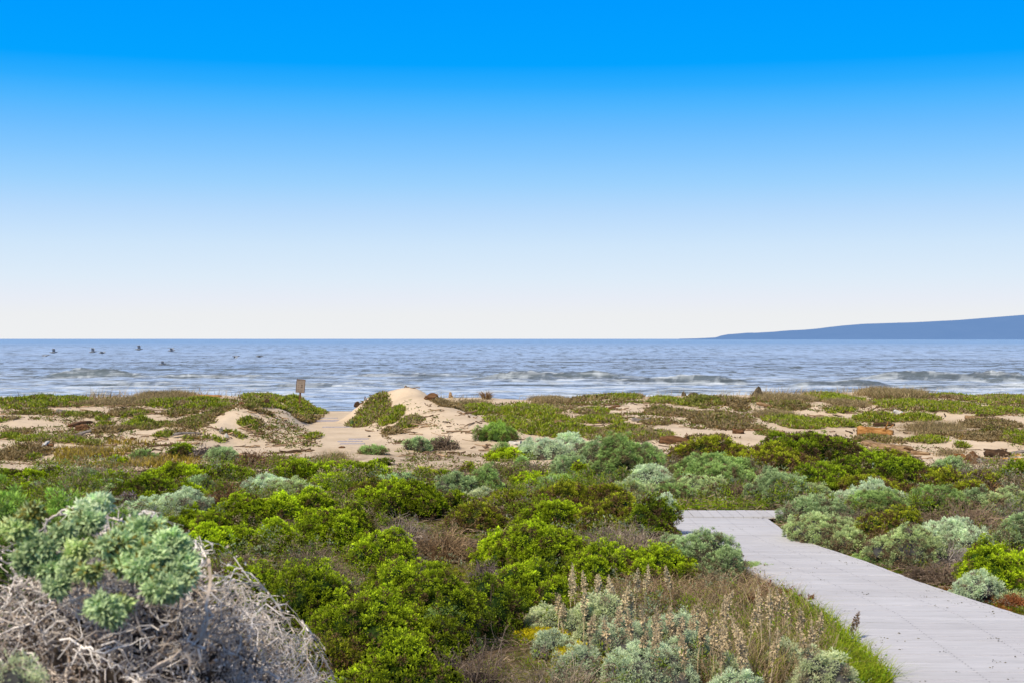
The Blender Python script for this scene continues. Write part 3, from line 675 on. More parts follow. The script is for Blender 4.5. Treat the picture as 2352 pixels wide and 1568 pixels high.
def tuft(px, py, wpx, hpx, label, c0, c1, name='grass_tuft', n=90, wid=None, cat='grass', group=None):
    r = np.random.default_rng(int(px * 3 + py * 77) % 99991)
    x, Y, z = ground(px, py); R = wpx / 2 * Y / F; H = hpx * Y / F
    o = root(name, label, cat, (x, Y, z - .01), group)
    a = r.uniform(0, 2 * pi, n); d = np.sqrt(r.random(n)); B = np.stack([np.cos(a) * d * R * .35, np.sin(a) * d * R * .35, np.zeros(n)], 1)
    lean = np.stack([np.cos(a) * d * R * .8, np.sin(a) * d * R * .8], 1) + r.normal(size=(n, 2)) * R * .15
    c = ramp(c0, c1, r.random(n)); g = Geo(); g.add(*blades(B, H * r.uniform(.55, 1.15, n), lean, wid or max(.004, .0006 * Y), c * .5, c, r))
    link('blades', g.build('blades', M_STRAW), o); return o

def log(px, py, wpx, hpx, label, mat, name='driftwood_log', tilt=0, yaw=0, seed=0, taper=.75, rough=.16, roots=0, flat=1.0, lift=.55, k=16, S=22):
    r = np.random.default_rng(seed + int(px * 3 + py))
    x, Y, z = ground(px, py); Lh = wpx / 2 * Y / F; R = hpx / 2 * Y / F
    o = root(name, label, 'driftwood', (x, Y, z)); t = np.linspace(-1, 1, S); th = np.arange(k) * 2 * pi / k
    kn = np.array([fbm(np.full(S, th_ * 1.3), t * 1.5 + seed, 3, 7 + int(seed)) for th_ in np.concatenate([th[:k // 2], th[:k // 2][::-1]])]).T - .5
    gr = np.array([vnoise(np.full(S, i * 3.7), t * .8 + seed * 3, 3) for i in range(k)]).T - .5
    prof = np.interp(t, [-1, -.94, -.6, .3, .93, 1], [.85, 1, .96, .9, taper, taper * .82])
    rad = R * prof[:, None] * (1 + rough * 3.2 * kn + rough * 1.2 * gr)
    bend = R * .5 * (fbm(t * .9 + seed, t * 0, 2, 3) - .5)
    ends = np.zeros((S, k)); ends[0] = -R * .3 * r.random(k); ends[-1] = R * .7 * r.random(k)
    V = np.stack([t[:, None] * Lh + ends, np.cos(th)[None] * rad, np.sin(th)[None] * rad * flat + bend[:, None]], -1)
    V = np.concatenate([V.reshape(-1, 3), [[-Lh * 1.0, 0, bend[0]], [Lh * .97, 0, bend[-1]]]])
    i = np.arange(S * k).reshape(S, k); Q = np.stack([i[:-1], np.roll(i[:-1], -1, 1), np.roll(i[1:], -1, 1), i[1:]], -1).reshape(-1, 4)
    c1 = np.array([[S * k, i[0, (j + 2) % k], i[0, (j + 1) % k], i[0, j]] for j in range(0, k, 2)]); c2 = np.array([[S * k + 1, i[-1, j], i[-1, (j + 1) % k], i[-1, (j + 2) % k]] for j in range(0, k, 2)])
    me = mesh_np('trunk', V, np.concatenate([Q, c1, c2]), None, (mat,), smooth=True)
    b = link('trunk', me, o, (0, 0, R * lift * flat)); b.rotation_euler = (0, -radians(tilt), radians(yaw))
    if roots:
        n = roots; a = r.uniform(0, 2 * pi, n); e = np.stack([Lh * r.uniform(.6, 1.3, n), np.cos(a) * R * 1.8, np.abs(np.sin(a)) * R * 2.0], 1); s0 = np.tile([Lh * .5, 0, R * .3], (n, 1))
        tt = np.linspace(0, 1, 7)[None, :, None]; P = s0[:, None] * (1 - tt) + e[:, None] * tt + np.cumsum(r.normal(size=(n, 7, 3)), 1) * R * .12
        v, q, c = tubes(P, R * .22 * (1 - .6 * tt[..., 0]) * np.ones((n, 1)), np.ones((n, 3)), 5); rt = link('roots', mesh_np('roots', v, q, None, (mat,), smooth=True), o, (0, 0, R * lift)); rt.rotation_euler = b.rotation_euler
    return o

def chunk(px, py, wpx, hpx, label, mat, name='driftwood_chunk', cat='driftwood', seed=0, rough=.5, sharp=1.0, group=None, sub=3):
    import bmesh
    r = np.random.default_rng(seed + int(px * 7 + py)); x, Y, z = ground(px, py); W = wpx / 2 * Y / F; H = hpx * Y / F
    bm = bmesh.new(); bmesh.ops.create_icosphere(bm, subdivisions=sub, radius=1)
    for v in bm.verts:
        p = np.array(v.co); n1 = fbm(p[0] * 1.6 + seed, p[1] * 1.6 + p[2] * 2.1, 4, 3) - .5; s = 1 + rough * n1 * 1.6
        v.co.x = p[0] * s * W; v.co.y = p[1] * s * W * .7; v.co.z = (max(p[2], -.4) * s) * H * .72 * (sharp if p[2] > 0 else 1) + H * .25
    me = bpy.data.meshes.new(name); bm.to_mesh(me); bm.free(); me.materials.append(mat)
    o = link(name, me, None, (x, Y, z), r.uniform(0, 3)); o.rotation_euler[2] = r.uniform(-.4, .4)
    return tag(o, label, cat, group)

def wedge(px, py, wpx, hpx, label, mat, seed=0):
    import bmesh
    r = np.random.default_rng(seed); x, Y, z = ground(px, py); W = wpx / 2 * Y / F; H = hpx * Y / F; bm = bmesh.new()
    for (u, v, w_) in [(-1.1, -.5, -.2), (-.9, .6, -.2), (1.05, -.4, -.2), (1.1, .5, -.2), (-.35, -.75, .15), (.2, 0, 1.0), (.38, .15, .93), (-.45, -.1, .55), (-.2, .4, .6), (.75, -.2, .45), (.8, .4, .3), (.1, -.6, .35), (-.85, -.2, .25)]:
        bm.verts.new((u * W + r.normal() * W * .04, v * W * .8, w_ * H))
    bmesh.ops.convex_hull(bm, input=bm.verts); bmesh.ops.subdivide_edges(bm, edges=bm.edges, cuts=2, use_grid_fill=True)
    for v in bm.verts: v.co.x += r.normal() * W * .035; v.co.y += r.normal() * W * .035; v.co.z += r.normal() * H * .02
    me = bpy.data.meshes.new('rock'); bm.to_mesh(me); bm.free(); me.materials.append(mat)
    for p_ in me.polygons: p_.use_smooth = False
    return tag(link('rock', me, None, (x, Y, z)), label, 'rock')

def plank(px0, py0, px1, py1, thick, label, mat, name='driftwood_plank', width=.16, lift=.06):
    a = np.array(ground(px0, py0)); b = np.array(ground(px1, py1)); a[2] += lift; b[2] += lift
    c = (a + b) / 2; d = b - a; L = np.linalg.norm(d); S = 12; r = np.random.default_rng(int(px0 + py0 * 3))
    yz = np.array([[-.5, -.5], [.5, -.5], [.56, -.1], [.5, .5], [-.5, .5], [-.55, .1]]) * [width, thick]
    t = np.linspace(-.5, .5, S); V = np.empty((S, 6, 3)); V[:, :, 0] = t[:, None] * L; V[:, :, 1:] = yz[None] * (1 + .12 * r.normal(size=(S, 1, 1)))
    V[0, :, 0] += r.random(6) * .12; V[-1, :, 0] -= r.random(6) * .2; V[:, :, 2] += (.03 * np.sin(t * 4 + px0))[:, None]
    i = np.arange(S * 6).reshape(S, 6); Q = np.stack([i[:-1], np.roll(i[:-1], -1, 1), np.roll(i[1:], -1, 1), i[1:]], -1).reshape(-1, 4)
    Q = np.concatenate([Q, [[0, 5, 2, 1], [5, 4, 3, 2]], [[i[-1, 0], i[-1, 1], i[-1, 2], i[-1, 5]], [i[-1, 5], i[-1, 2], i[-1, 3], i[-1, 4]]]])
    o = link(name, mesh_np(name, V.reshape(-1, 3), Q, None, (mat,)), None, c); o.rotation_euler = (0, -math.atan2(d[2], math.hypot(d[0], d[1])), math.atan2(d[1], d[0]))
    return tag(o, label, 'driftwood')
# ------------------------------------------------------------------ dunes: mats, scrub, driftwood (x range and top/bottom as surveyed)
I = lambda *a, **k: mat_patch('ice', *a, **k)
G_ = lambda *a, **k: mat_patch('grey', *a, **k)
D_ = lambda *a, **k: mat_patch('dry', *a, **k)
I(-30, 187, 907, 940, 'wide green ice plant mat on the dune crest at the far left edge', hgt=.30)
D_(180, 330, 912, 934, 'brown dry grass band between the far left ice plant and long log')
D_(300, 440, 903, 932, 'brown dry grass hump on the highest part of the left crest', hgt=.3)
I(320, 547, 908, 942, 'broad green ice plant mat below the long log on the left crest', hgt=.22, dens=1.3)
I(545, 655, 904, 922, 'flat ice plant mat along the crest left of the wooden sign', hgt=.18)
I(655, 735, 908, 950, 'rounded green ice plant hump directly below the wooden sign', hgt=.42, dens=2, cover=.9)
I(635, 685, 922, 948, 'small ice plant hump at the left foot of the sign hump', hgt=.25, cover=.85)
G_(60, 100, 940, 953, 'small olive mat on the sand under the far left ice plant')
I(148, 172, 948, 958, 'little green clump beside the grey curved driftwood', cover=.85)
G_(172, 235, 948, 964, 'thin olive mat on open sand right of the grey curved driftwood')
I(285, 335, 942, 962, 'yellow green ice plant clump on the left bank of the dune face', cover=.8)
I(220, 256, 955, 968, 'oval ice plant clump above the small round clump on left sand', cover=.85)
I(230, 256, 966, 980, 'small round ice plant clump on bare sand right of the wrack plank', cover=.9)
I(-10, 40, 953, 972, 'bright ice plant clump on sand touching the left picture edge', cover=.8)
I(285, 335, 962, 985, 'dark green clump at the left end of the grey brush strip', cover=.85, hgt=.25)
G_(330, 392, 968, 988, 'grey green brush strip right of the dark green clump on left dune')
G_(215, 300, 975, 1000, 'brown grey scrub mat in the middle of the left sand flat', brown=.6)
G_(250, 345, 938, 958, 'sparse brown scrub under the left crest grass', brown=.5)
G_(380, 440, 940, 962, 'thin scrub mat below the broad crest ice plant', brown=.3)
G_(0, 80, 975, 1002, 'brownish creeping scrub near the left edge above the driftwood pile', brown=.5)
I(0, 34, 988, 1008, 'green clump at the left edge under the brownish scrub', cover=.7)
I(14, 48, 998, 1011, 'low ice plant clump left of the long yellowish mat', cover=.8)
I(58, 92, 1000, 1013, 'small ice plant clump at the left tip of the long yellowish mat', cover=.85)
I(88, 182, 992, 1022, 'long yellowish green mat above the left driftwood pile', cover=.8, brown=.2)
I(150, 195, 1010, 1020, 'thin green strip on sand right of the long yellowish mat')
G_(410, 520, 946, 988, 'big grey green scrub slope climbing to the left bank', cover=.8, dens=1.2, brown=.25, hgt=.22)
G_(545, 630, 932, 948, 'olive scrub on top of the left sand bank', cover=.6, brown=.3)
G_(696, 722, 948, 978, 'dark scrub running down the right edge of the left sand bank', cover=.8, brown=.4, hgt=.25)
G_(600, 655, 925, 945, 'grey green mat behind the wrack stump on the left bank', cover=.7)
I(553, 603, 956, 985, 'bright yellow green ice plant bush at the foot of the left sand bank', hgt=.4, cover=.95, dens=2)
I(505, 565, 988, 1006, 'green mat spreading left below the bright yellow green bush', cover=.8)
I(356, 392, 994, 1006, 'small vivid green clump on the left sand flat centre', cover=.9)
I(420, 462, 1000, 1012, 'small green strip beside the thin grey plank', cover=.8)
I(455, 520, 992, 1014, 'patchy green mat between the pale stump and thin grey plank')
I(707, 735, 996, 1010, 'green clump at the right foot of the left sand bank', cover=.8)
G_(600, 665, 1050, 1066, 'mixed green and brown scrub at the near foot of the left bank', brown=.4, hgt=.25)
D_(710, 800, 1040, 1072, 'dry brown stalky scrub in front of the sandy beach gap', hgt=.22)
G_(0, 105, 1022, 1058, 'grey brown brush clump in front of the left driftwood pile', cover=.85, brown=.55, hgt=.35)
I(60, 95, 1044, 1058, 'small green clump on sand at the right foot of the grey brown brush', cover=.8)
D_(110, 250, 1018, 1056, 'olive yellow grass spread left of the low green clump', hgt=.10, cover=.55)
D_(240, 420, 1030, 1075, 'yellow grass flat between the sand and the first green shrubs', hgt=.10, cover=.5)
G_(190, 250, 1012, 1026, 'faint olive mat behind the yellow grass on the left flat', cover=.5)
I(805, 890, 905, 975, 'dark olive mat covering the gap side of the bare dune', hgt=.28, cover=.9, brown=.22, dens=1.6)
I(876, 925, 932, 972, 'yellow green mat high on the bare dune face', hgt=.28, cover=.9, dens=2)
I(915, 968, 950, 983, 'green mat lower on the bare dune face', hgt=.22, cover=.9, dens=2, brown=.2)
G_(872, 925, 975, 1012, 'brown creeping runners down the foot of the bare dune', cover=.5, brown=.5)
G_(1000, 1070, 907, 934, 'brown scrub behind the dark wrack heap on the crest', brown=.8, cover=.9, hgt=.25)
D_(1055, 1120, 915, 938, 'brown dry mat on the crest right of the bare dune', hgt=.2)
I(1062, 1140, 927, 952, 'dark green ice plant running down the right flank of the bare dune', hgt=.3, cover=.85, dens=1.4)
I(1120, 1212, 948, 985, 'green ice plant strip behind the grassy tussock', hgt=.25, cover=.8)
I(1135, 1272, 922, 958, 'wide green ice plant mat behind the cut log', hgt=.22, cover=.72)
I(1200, 1280, 940, 968, 'low ice plant mat just left of the cut log', cover=.6)
I(1318, 1394, 938, 952, 'oval green ice plant mat on bare sand above the long mat', cover=.9, hgt=.2)
I(1316, 1442, 952, 974, 'long low ice plant mat between the oval mat and big mat', cover=.75)
I(1276, 1306, 953, 967, 'small ice plant clump at the right end of the cut log', cover=.9)
I(1200, 1370, 968, 1004, 'big upright ice plant mat in front of the cut log', hgt=.34, cover=.88, dens=1.5)
I(1350, 1532, 972, 1016, 'right half of the big ice plant mat with reddish tips', hgt=.32, cover=.85, dens=1.4, brown=.2)
D_(1215, 1300, 906, 928, 'dry twiggy grass on the crest right of the crest dip', hgt=.25)
I(1300, 1420, 902, 920, 'crest mat of mixed green and brown in the middle of the right dune', cover=.6, brown=.35)
I(1380, 1480, 900, 918, 'green ice plant on the crest left of the low grey rocks', cover=.8)
G_(1480, 1570, 925, 955, 'olive scrub mat on sand below the low grey rocks', cover=.65, brown=.35)
I(1500, 1570, 908, 930, 'small crest mat just left of the low grey rocks', cover=.7)
D_(1200, 1330, 930, 945, 'thin brown grass over sand behind the oval mat', cover=.55, hgt=.1)
G_(1440, 1560, 955, 980, 'thin grey scrub right of the long low ice plant mat', cover=.5, brown=.4)
G_(1568, 1650, 912, 938, 'dark green scrub under the low grey rocks', cover=.8, hgt=.25)
G_(1628, 1712, 905, 935, 'brown and green scrub left of the pointed rock', cover=.75, brown=.45)
D_(1745, 1850, 898, 930, 'dry grass tuft band right of the pointed rock', hgt=.25)
I(1868, 1960, 898, 922, 'green crest mat left of the reddish stump', cover=.8)
D_(1990, 2110, 892, 920, 'thick brown grass on the crest right of the reddish stump', hgt=.35, dens=1.3)
D_(1900, 2010, 915, 940, 'brown grass slope under the green crest mat', hgt=.15, cover=.6)
I(2010, 2150, 912, 945, 'vivid green mat on the slope under the thick brown crest grass', cover=.85, dens=1.2)
I(2130, 2270, 915, 955, 'wide green mat on the right slope beside the bare notch', cover=.85, dens=1.2)
I(2150, 2260, 902, 920, 'crest ice plant left of the bare sand notch on the right', cover=.8)
I(2262, 2400, 902, 930, 'crest ice plant right of the bare sand notch at the picture edge', cover=.9, brown=.2)
I(2255, 2360, 932, 948, 'low green mat below the bare notch near the right edge', cover=.7)
G_(1768, 1850, 915, 945, 'dark green scrub below the dry tuft band', cover=.7, brown=.3)
D_(1735, 1835, 940, 966, 'matted brown grass above the long green mat', cover=.7, hgt=.2)
I(1898, 1962, 932, 950, 'small vivid mat in the middle of the right slope', cover=.9)
I(1768, 1880, 945, 984, 'left end of the long green mat on the right dune', cover=.85, hgt=.22, dens=1.2)
I(1870, 1960, 955, 984, 'right end of the long green mat on the right dune', cover=.8, hgt=.22)
G_(1588, 1730, 935, 985, 'wide olive grey scrub left of the matted brown grass', cover=.75, brown=.4, hgt=.2)
I(1960, 2060, 945, 970, 'green mat behind the orange split log', cover=.75)
I(2050, 2150, 945, 972, 'green mat between the white stones and leaning log', cover=.7)
D_(2060, 2200, 965, 1000, 'dry olive grass behind the open sand on the right', hgt=.25, cover=.65)
G_(2200, 2352, 955, 985, 'olive brown scrub near the right edge behind the sand', cover=.65, brown=.5)
G_(2250, 2380, 978, 1008, 'green brown scrub thicket at the right picture edge', cover=.85, brown=.35, hgt=.35)
I(2310, 2365, 1000, 1024, 'bright green bush on sand at the right picture edge', cover=.95, hgt=.45, dens=2)
I(2092, 2165, 1005, 1020, 'yellow green mat alone on the right sand flat', cover=.9)
G_(2258, 2312, 992, 1018, 'dry brown green clump left of the bright edge bush', cover=.8, brown=.6, hgt=.3)
G_(2215, 2258, 1000, 1016, 'small dry clump in the middle of the right sand flat', cover=.8, brown=.6, hgt=.2)
I(2192, 2222, 1018, 1030, 'tiny green clump in front of the small dry clump', cover=.8)
G_(2135, 2190, 990, 1003, 'low scrub behind the yellow green mat on sand', cover=.7, brown=.5)
G_(1740, 1790, 985, 1005, 'thin green runners left of the dark dune shrub', cover=.5)
G_(1960, 2070, 1000, 1025, 'sparse creepers on sand under the orange split log', cover=.38, brown=.3)
D_(2130, 2230, 1024, 1050, 'dead straw debris on sand above the dark hedge', cover=.55, hgt=.08)
G_(1575, 1690, 990, 1020, 'creeping grey mat in front of the wide olive scrub', cover=.5, brown=.3)

log(446, 913, 122, 10, 'long straight brown log lying along the left dune crest', M_WOOD_ORANGE, tilt=1.5, taper=.6, seed=1)
log(152, 948, 42, 9, 'grey curved driftwood piece under the far left ice plant', M_WOOD_GREY, tilt=-7, taper=.4, seed=2)
log(164, 927, 20, 9, 'short tan log end at the right tip of the far left ice plant', M_WOOD_TAN, seed=3)
plank(158, 981, 210, 975, .07, 'brown plank behind the rusty wrack lump on the left sand', M_WOOD_BROWN)
chunk(188, 988, 28, 15, 'rusty brown wrack lump lying against the left sand plank', M_WOOD_BROWN, 'wrack_lump', seed=4, rough=.9)
plank(163, 1002, 212, 996, .05, 'thin brown plank below the rusty wrack lump', M_WOOD_GREY)
plank(392, 1006, 464, 997, .05, 'thin grey plank lying on the left flat near the vivid clump', M_WOOD_GREY)
log(80, 1026, 84, 10, 'long brown log in the left driftwood pile behind the grey brush', M_WOOD_BROWN, tilt=2, seed=5)
plank(88, 1036, 112, 1022, .05, 'bleached stick sticking out of the left driftwood pile', M_PALE, width=.06)
log(116, 1034, 26, 9, 'short tan split log at the right end of the left driftwood pile', M_WOOD_TAN, tilt=-20, seed=6)
chunk(508, 996, 7, 15, 'small pale stump standing on the left sand flat', M_WOOD_GREY, 'stump', seed=7, rough=.8)
chunk(520, 1004, 9, 9, 'bleached wood scrap right of the small pale stump', M_PALE, seed=8)
chunk(613, 932, 12, 17, 'dark wrack stump standing on top of the left bank', M_WOOD_DARK, 'wrack_stump', seed=9, rough=.8)
chunk(624, 935, 18, 8, 'dark flat wrack right beside the dark wrack stump', M_WOOD_DARK, 'wrack_lump', seed=10)
chunk(585, 925, 16, 8, 'brown wrack lump on the crest left of the dark stump', M_WOOD_BROWN, 'wrack_lump', seed=11)
chunk(555, 929, 14, 8, 'brown wrack lump farthest left on the bank top', M_WOOD_BROWN, 'wrack_lump', seed=12)
chunk(597, 933, 8, 6, 'small round wrack lump between bank top and dark stump', M_WOOD_BROWN, 'wrack_lump', seed=13)
chunk(658, 922, 16, 9, 'dark wrack behind the hump under the sign', M_WOOD_DARK, 'wrack_lump', seed=14)
chunk(738, 935, 17, 7, 'reddish brown wrack on sand at the far mouth of the gap', M_WOOD_BROWN, 'wrack_lump', seed=15)
chunk(715, 963, 5, 5, 'single dark stone on the path sand near the far gap mouth', M_WOOD_DARK, 'stone', 'stone', seed=16)
chunk(820, 934, 14, 12, 'dark wrack at the seaward foot of the olive mat', M_WOOD_DARK, 'wrack_lump', seed=17)
chunk(992, 918, 27, 13, 'dark brown seaweed wrack heap on the crest beside the bare dune', M_WOOD_BROWN, 'wrack_heap', seed=18, rough=1.0)
chunk(1035, 912, 9, 12, 'pale broken wood point on the crest right of the wrack heap', M_WOOD_TAN, seed=19, rough=.6)
chunk(305, 1010, 12, 7, 'small reddish wrack lump on the left sand flat', M_WOOD_BROWN, 'wrack_lump', seed=20)
chunk(252, 1011, 12, 6, 'flat rust coloured wrack lump near the yellow grass', M_WOOD_BROWN, 'wrack_lump', seed=21)
chunk(848, 1002, 6, 4, 'dark pebble on the sand floor of the gap', M_WOOD_DARK, 'stone', 'stone', seed=22)
chunk(785, 1028, 16, 4, 'flat brown wrack at the near end of the gap', M_WOOD_BROWN, 'wrack_lump', seed=23)

log(1259, 984, 54, 27, 'short thick cut log with flat pale end on the sand', M_WOOD_TAN, tilt=-1, taper=.95, seed=24, rough=.10)
chunk(1236, 987, 12, 8, 'broken bark at the foot of the cut log', M_WOOD_BROWN, seed=25)
log(1552, 1018, 72, 20, 'rough brown stump log at the right end of the big ice plant mat', M_WOOD_BROWN, tilt=-4, seed=26, rough=.3, roots=6)
plank(1450, 966, 1498, 969, .07, 'grey half buried plank on sand right of the long low mat', M_WOOD_GREY)
plank(1168, 1018, 1200, 1024, .06, 'pale stick on sand behind the silver shrubs', M_PALE, width=.08)
plank(1395, 939, 1425, 938, .06, 'short brown plank near the crest behind the oval mat', M_WOOD_BROWN)
wedge(1739, 913, 33, 27, 'dark pointed rock standing on the right dune crest', M_ROCK, 27)
chunk(1593, 909, 26, 9, 'low flat grey rock on the crest left of the pointed rock', M_ROCK, 'rock', 'rock', seed=28, sub=2)
chunk(1570, 909, 11, 11, 'small grey rock left of the low flat rock', M_ROCK, 'rock', 'rock', seed=29, sub=2)
log(1987, 903, 22, 14, 'reddish rotten stump on the highest part of the right crest', M_WOOD_BROWN, seed=30, rough=.4, roots=4)
log(1770, 935, 66, 8, 'tan slanting log on the slope below the pointed rock', M_WOOD_TAN, tilt=-14, seed=31, taper=.5)
log(1695, 995, 24, 13, 'short dark brown stump left on the right sand', M_WOOD_BROWN, seed=32, rough=.3)
log(1725, 988, 56, 7, 'thin brown log lying right of the short dark stump', M_WOOD_BROWN, seed=33)
log(1772, 992, 58, 7, 'thin tan log in front of the long green mat', M_WOOD_TAN, seed=34)
log(2008, 999, 76, 22, 'large orange split log with jagged end on the right sand', M_WOOD_ORANGE, tilt=-4, seed=35, rough=.3, roots=5, taper=.65)
log(2030, 978, 46, 11, 'dark charred log behind the large orange split log', M_WOOD_DARK, seed=36)
plank(1985, 1020, 2095, 1041, .12, 'long tan plank lying diagonally on the right sand', M_WOOD_TAN, width=.2)
log(2112, 1044, 40, 12, 'thick tan log piece at the right end of the long diagonal plank', M_WOOD_TAN, tilt=-6, seed=37)
chunk(2084, 1048, 14, 7, 'white stone in front of the long diagonal plank', M_PALE, 'stone', 'stone', seed=38)
chunk(1817, 951, 12, 7, 'white stone above the long green mat', M_PALE, 'stone', 'stone', seed=39)
log(2063, 951, 18, 11, 'bleached log end above the green mat on the right slope', M_PALE, tilt=-15, seed=40)
log(2088, 954, 28, 8, 'orange brown log touching the bleached log end', M_WOOD_ORANGE, tilt=-3, seed=41)
chunk(2066, 968, 9, 8, 'small white stone behind the charred log', M_PALE, 'stone', 'stone', seed=42)
chunk(2010, 964, 7, 5, 'tiny white stone on the green mat behind the split log', M_PALE, 'stone', 'stone', seed=43)
log(2245, 962, 56, 10, 'tan and dark log half buried near the right scrub', M_WOOD_TAN, seed=44, tilt=-5)
log(2262, 956, 40, 9, 'dark log touching the half buried tan log', M_WOOD_DARK, seed=45)
log(2336, 946, 44, 6, 'grey log on sand near the right picture edge', M_WOOD_GREY, seed=46)
chunk(2235, 1062, 26, 24, 'dark brown uprooted stump in front of the golden poles', M_WOOD_BROWN, 'root_stump', seed=47, rough=1.1)
plank(2196, 1057, 2222, 1055, .10, 'orange plank end left of the uprooted stump', M_WOOD_ORANGE)
log(2290, 1049, 52, 19, 'dark seaweed covered log behind the golden poles', M_WOOD_DARK, seed=48, rough=.5)
log(2300, 1055, 104, 6, 'long golden pole lying nearest on the right sand', M_WOOD_YELLOW, tilt=1, seed=49, rough=.05, taper=.9)
log(2325, 1046, 50, 7, 'shorter golden pole lying behind the long golden pole', M_WOOD_YELLOW, tilt=-6, seed=50, rough=.05)
log(2338, 1040, 44, 8, 'grey driftwood above the golden poles at the right edge', M_WOOD_GREY, tilt=10, seed=51)
plank(2235, 1062, 2330, 1063, .08, 'grey brown plank lying in front of the golden poles', M_WOOD_GREY)
log(2215, 990, 60, 6, 'grey log on sand behind the small dry clump', M_WOOD_GREY, seed=52)
tuft(1117, 916, 50, 24, 'straw coloured grass tuft on the crest right of the bare dune', (.22, .12, .06), (.50, .34, .17), n=140)
tuft(812, 980, 22, 18, 'spiky green agave like tuft at the foot of the olive mat', (.10, .17, .06), (.22, .32, .14), 'spiky_tuft', n=40, wid=.05)
# boards of the old path showing through sand in the gap
gb = Geo(); r_ = np.random.default_rng(9)
V, Q, C = [], [], []
for (pa, pb, py) in [(722, 790, 968), (740, 812, 981), (775, 830, 1014), (780, 836, 1020), (715, 770, 962), (800, 845, 1009)]:
    xa, ya, za = ground(pa, py); xb_, yb_, zb_ = ground(pb, py); zt = max(za, zb_, float(terrain((xa + xb_) / 2, ya))) + .012
    box(V, Q, C, (xa, ya), (xb_, ya + .05), (xb_, ya + .24), (xa, ya + .19), zt - .09, zt, (.36, .34, .40))
tag(link('beach_path', mesh_np('beach_path', np.array(V), np.array(Q), np.array(C), (M_BOARD,))), 'lavender grey path boards half buried in the gap sand', 'path', kind='structure')
# ------------------------------------------------------------------ shrub zone, far to near
S = shrub; CREAM = (.62, .55, .30); YEL = (.80, .52, .01); ORA = (.75, .28, .01); PALEB = (.60, .60, .42)
# --- far row
S('dark', 395, 440, 1022, 1046, 'small round green shrub on the yellow grass flat')
deadbush(435, 497, 1015, 1046, 'grey twig bush between the two small round shrubs on the left flat', (.11, .09, .08), (.30, .25, .23))
S('teal', 475, 542, 1026, 1055, 'blue green cushion shrub beside the brown dry bush on the left flat')
deadbush(540, 616, 1018, 1066, 'brown dry bush right of the blue green cushion', (.10, .055, .03), (.30, .19, .11))
S('tealg', 312, 350, 1034, 1052, 'faint grey green shrub left of the small round shrub')
S('lime', 252, 284, 1046, 1064, 'little bright shrub alone at the edge of the yellow grass')
S('tealg', 828, 890, 1024, 1040, 'low green hummock shrub at the near end of the beach gap')
S('teal', 934, 982, 1006, 1030, 'teal shrub at the near foot of the bare dune', YEL, 2)
deadbush(985, 1050, 988, 1026, 'dry twigs beside the teal shrub under the bare dune', (.10, .07, .05), (.30, .23, .17))
S('sage', 984, 1030, 1008, 1026, 'pale low shrub hidden in dry twigs under the bare dune')
S('soft', 1104, 1182, 972, 1006, 'bright grassy green tussock at the right foot of the bare dune')
S('tealg', 1142, 1168, 1016, 1034, 'tiny round green shrub in front of the grassy tussock')
S('dark', 870, 897, 1054, 1066, 'tiny green plant alone on the brown sand')
deadbush(898, 942, 1076, 1094, 'dark dead plant on the sand patch', (.03, .02, .02), (.12, .08, .07), n=70)
S('olive', 956, 994, 1078, 1098, 'spiky olive plant on sand right of the dark dead plant', leaf=1.5)
S('dark', 1004, 1036, 1079, 1095, 'small dark plant on sand between olive plant and twig thicket')
S('olive', 1062, 1090, 1064, 1084, 'small brownish plant at the edge of the twig thicket')
deadbush(1105, 1190, 1032, 1100, 'olive brown twig thicket left of the silver row', (.09, .07, .035), (.27, .22, .12), leafy=2)
S('silver', 1205, 1300, 1008, 1046, 'silver shrub at the left end of the far silver row')
S('silver', 1275, 1350, 1000, 1040, 'frosty silver shrub behind the far grey green mounds')
S('teal', 1325, 1420, 1003, 1072, 'grey green mound right of the frosty silver shrub')
S('tealg', 1362, 1505, 1002, 1100, 'largest grey green mound in the far row', depth=.7)
S('teal', 1455, 1510, 1012, 1054, 'grey green mound at the right end of the far row')
deadbush(1500, 1570, 1030, 1095, 'brown grey scrub right of the far grey green mounds', (.10, .08, .05), (.27, .23, .16), leafy=2)
S('lime', 1120, 1230, 1032, 1054, 'yellow green low mat shrub behind the twig thicket')
S('tealg', 1180, 1214, 1046, 1086, 'round light green shrub in the far twig scrub')
deadbush(1195, 1262, 1040, 1104, 'brown dead bush right of the round light green shrub', (.08, .055, .04), (.25, .19, .14), leafy=2)
S('teal', 1262, 1352, 1034, 1104, 'teal shrub below the far silver row')
S('lime', 1308, 1355, 1058, 1110, 'bright green shrub dotted with yellow flowers in mid scrub', YEL, 26)
S('teal', 1360, 1430, 1068, 1112, 'low teal shrub left of the frosty blue mound')
S('silver', 1452, 1542, 1062, 1114, 'frosty blue grey mound among the far scrub')
S('tealg', 1238, 1335, 1086, 1126, 'pale green shrub below the yellow flowered shrub')
deadbush(1372, 1448, 1090, 1124, 'brown low thatch beside the frosty blue mound', (.10, .06, .04), (.27, .19, .13))
S('sage', 1400, 1500, 1104, 1150, 'grey sage shrub mixed with dry stalks below the frosty mound')
S('lime', 1170, 1275, 1088, 1118, 'vivid yellow green shrub strip right of the teal pair')
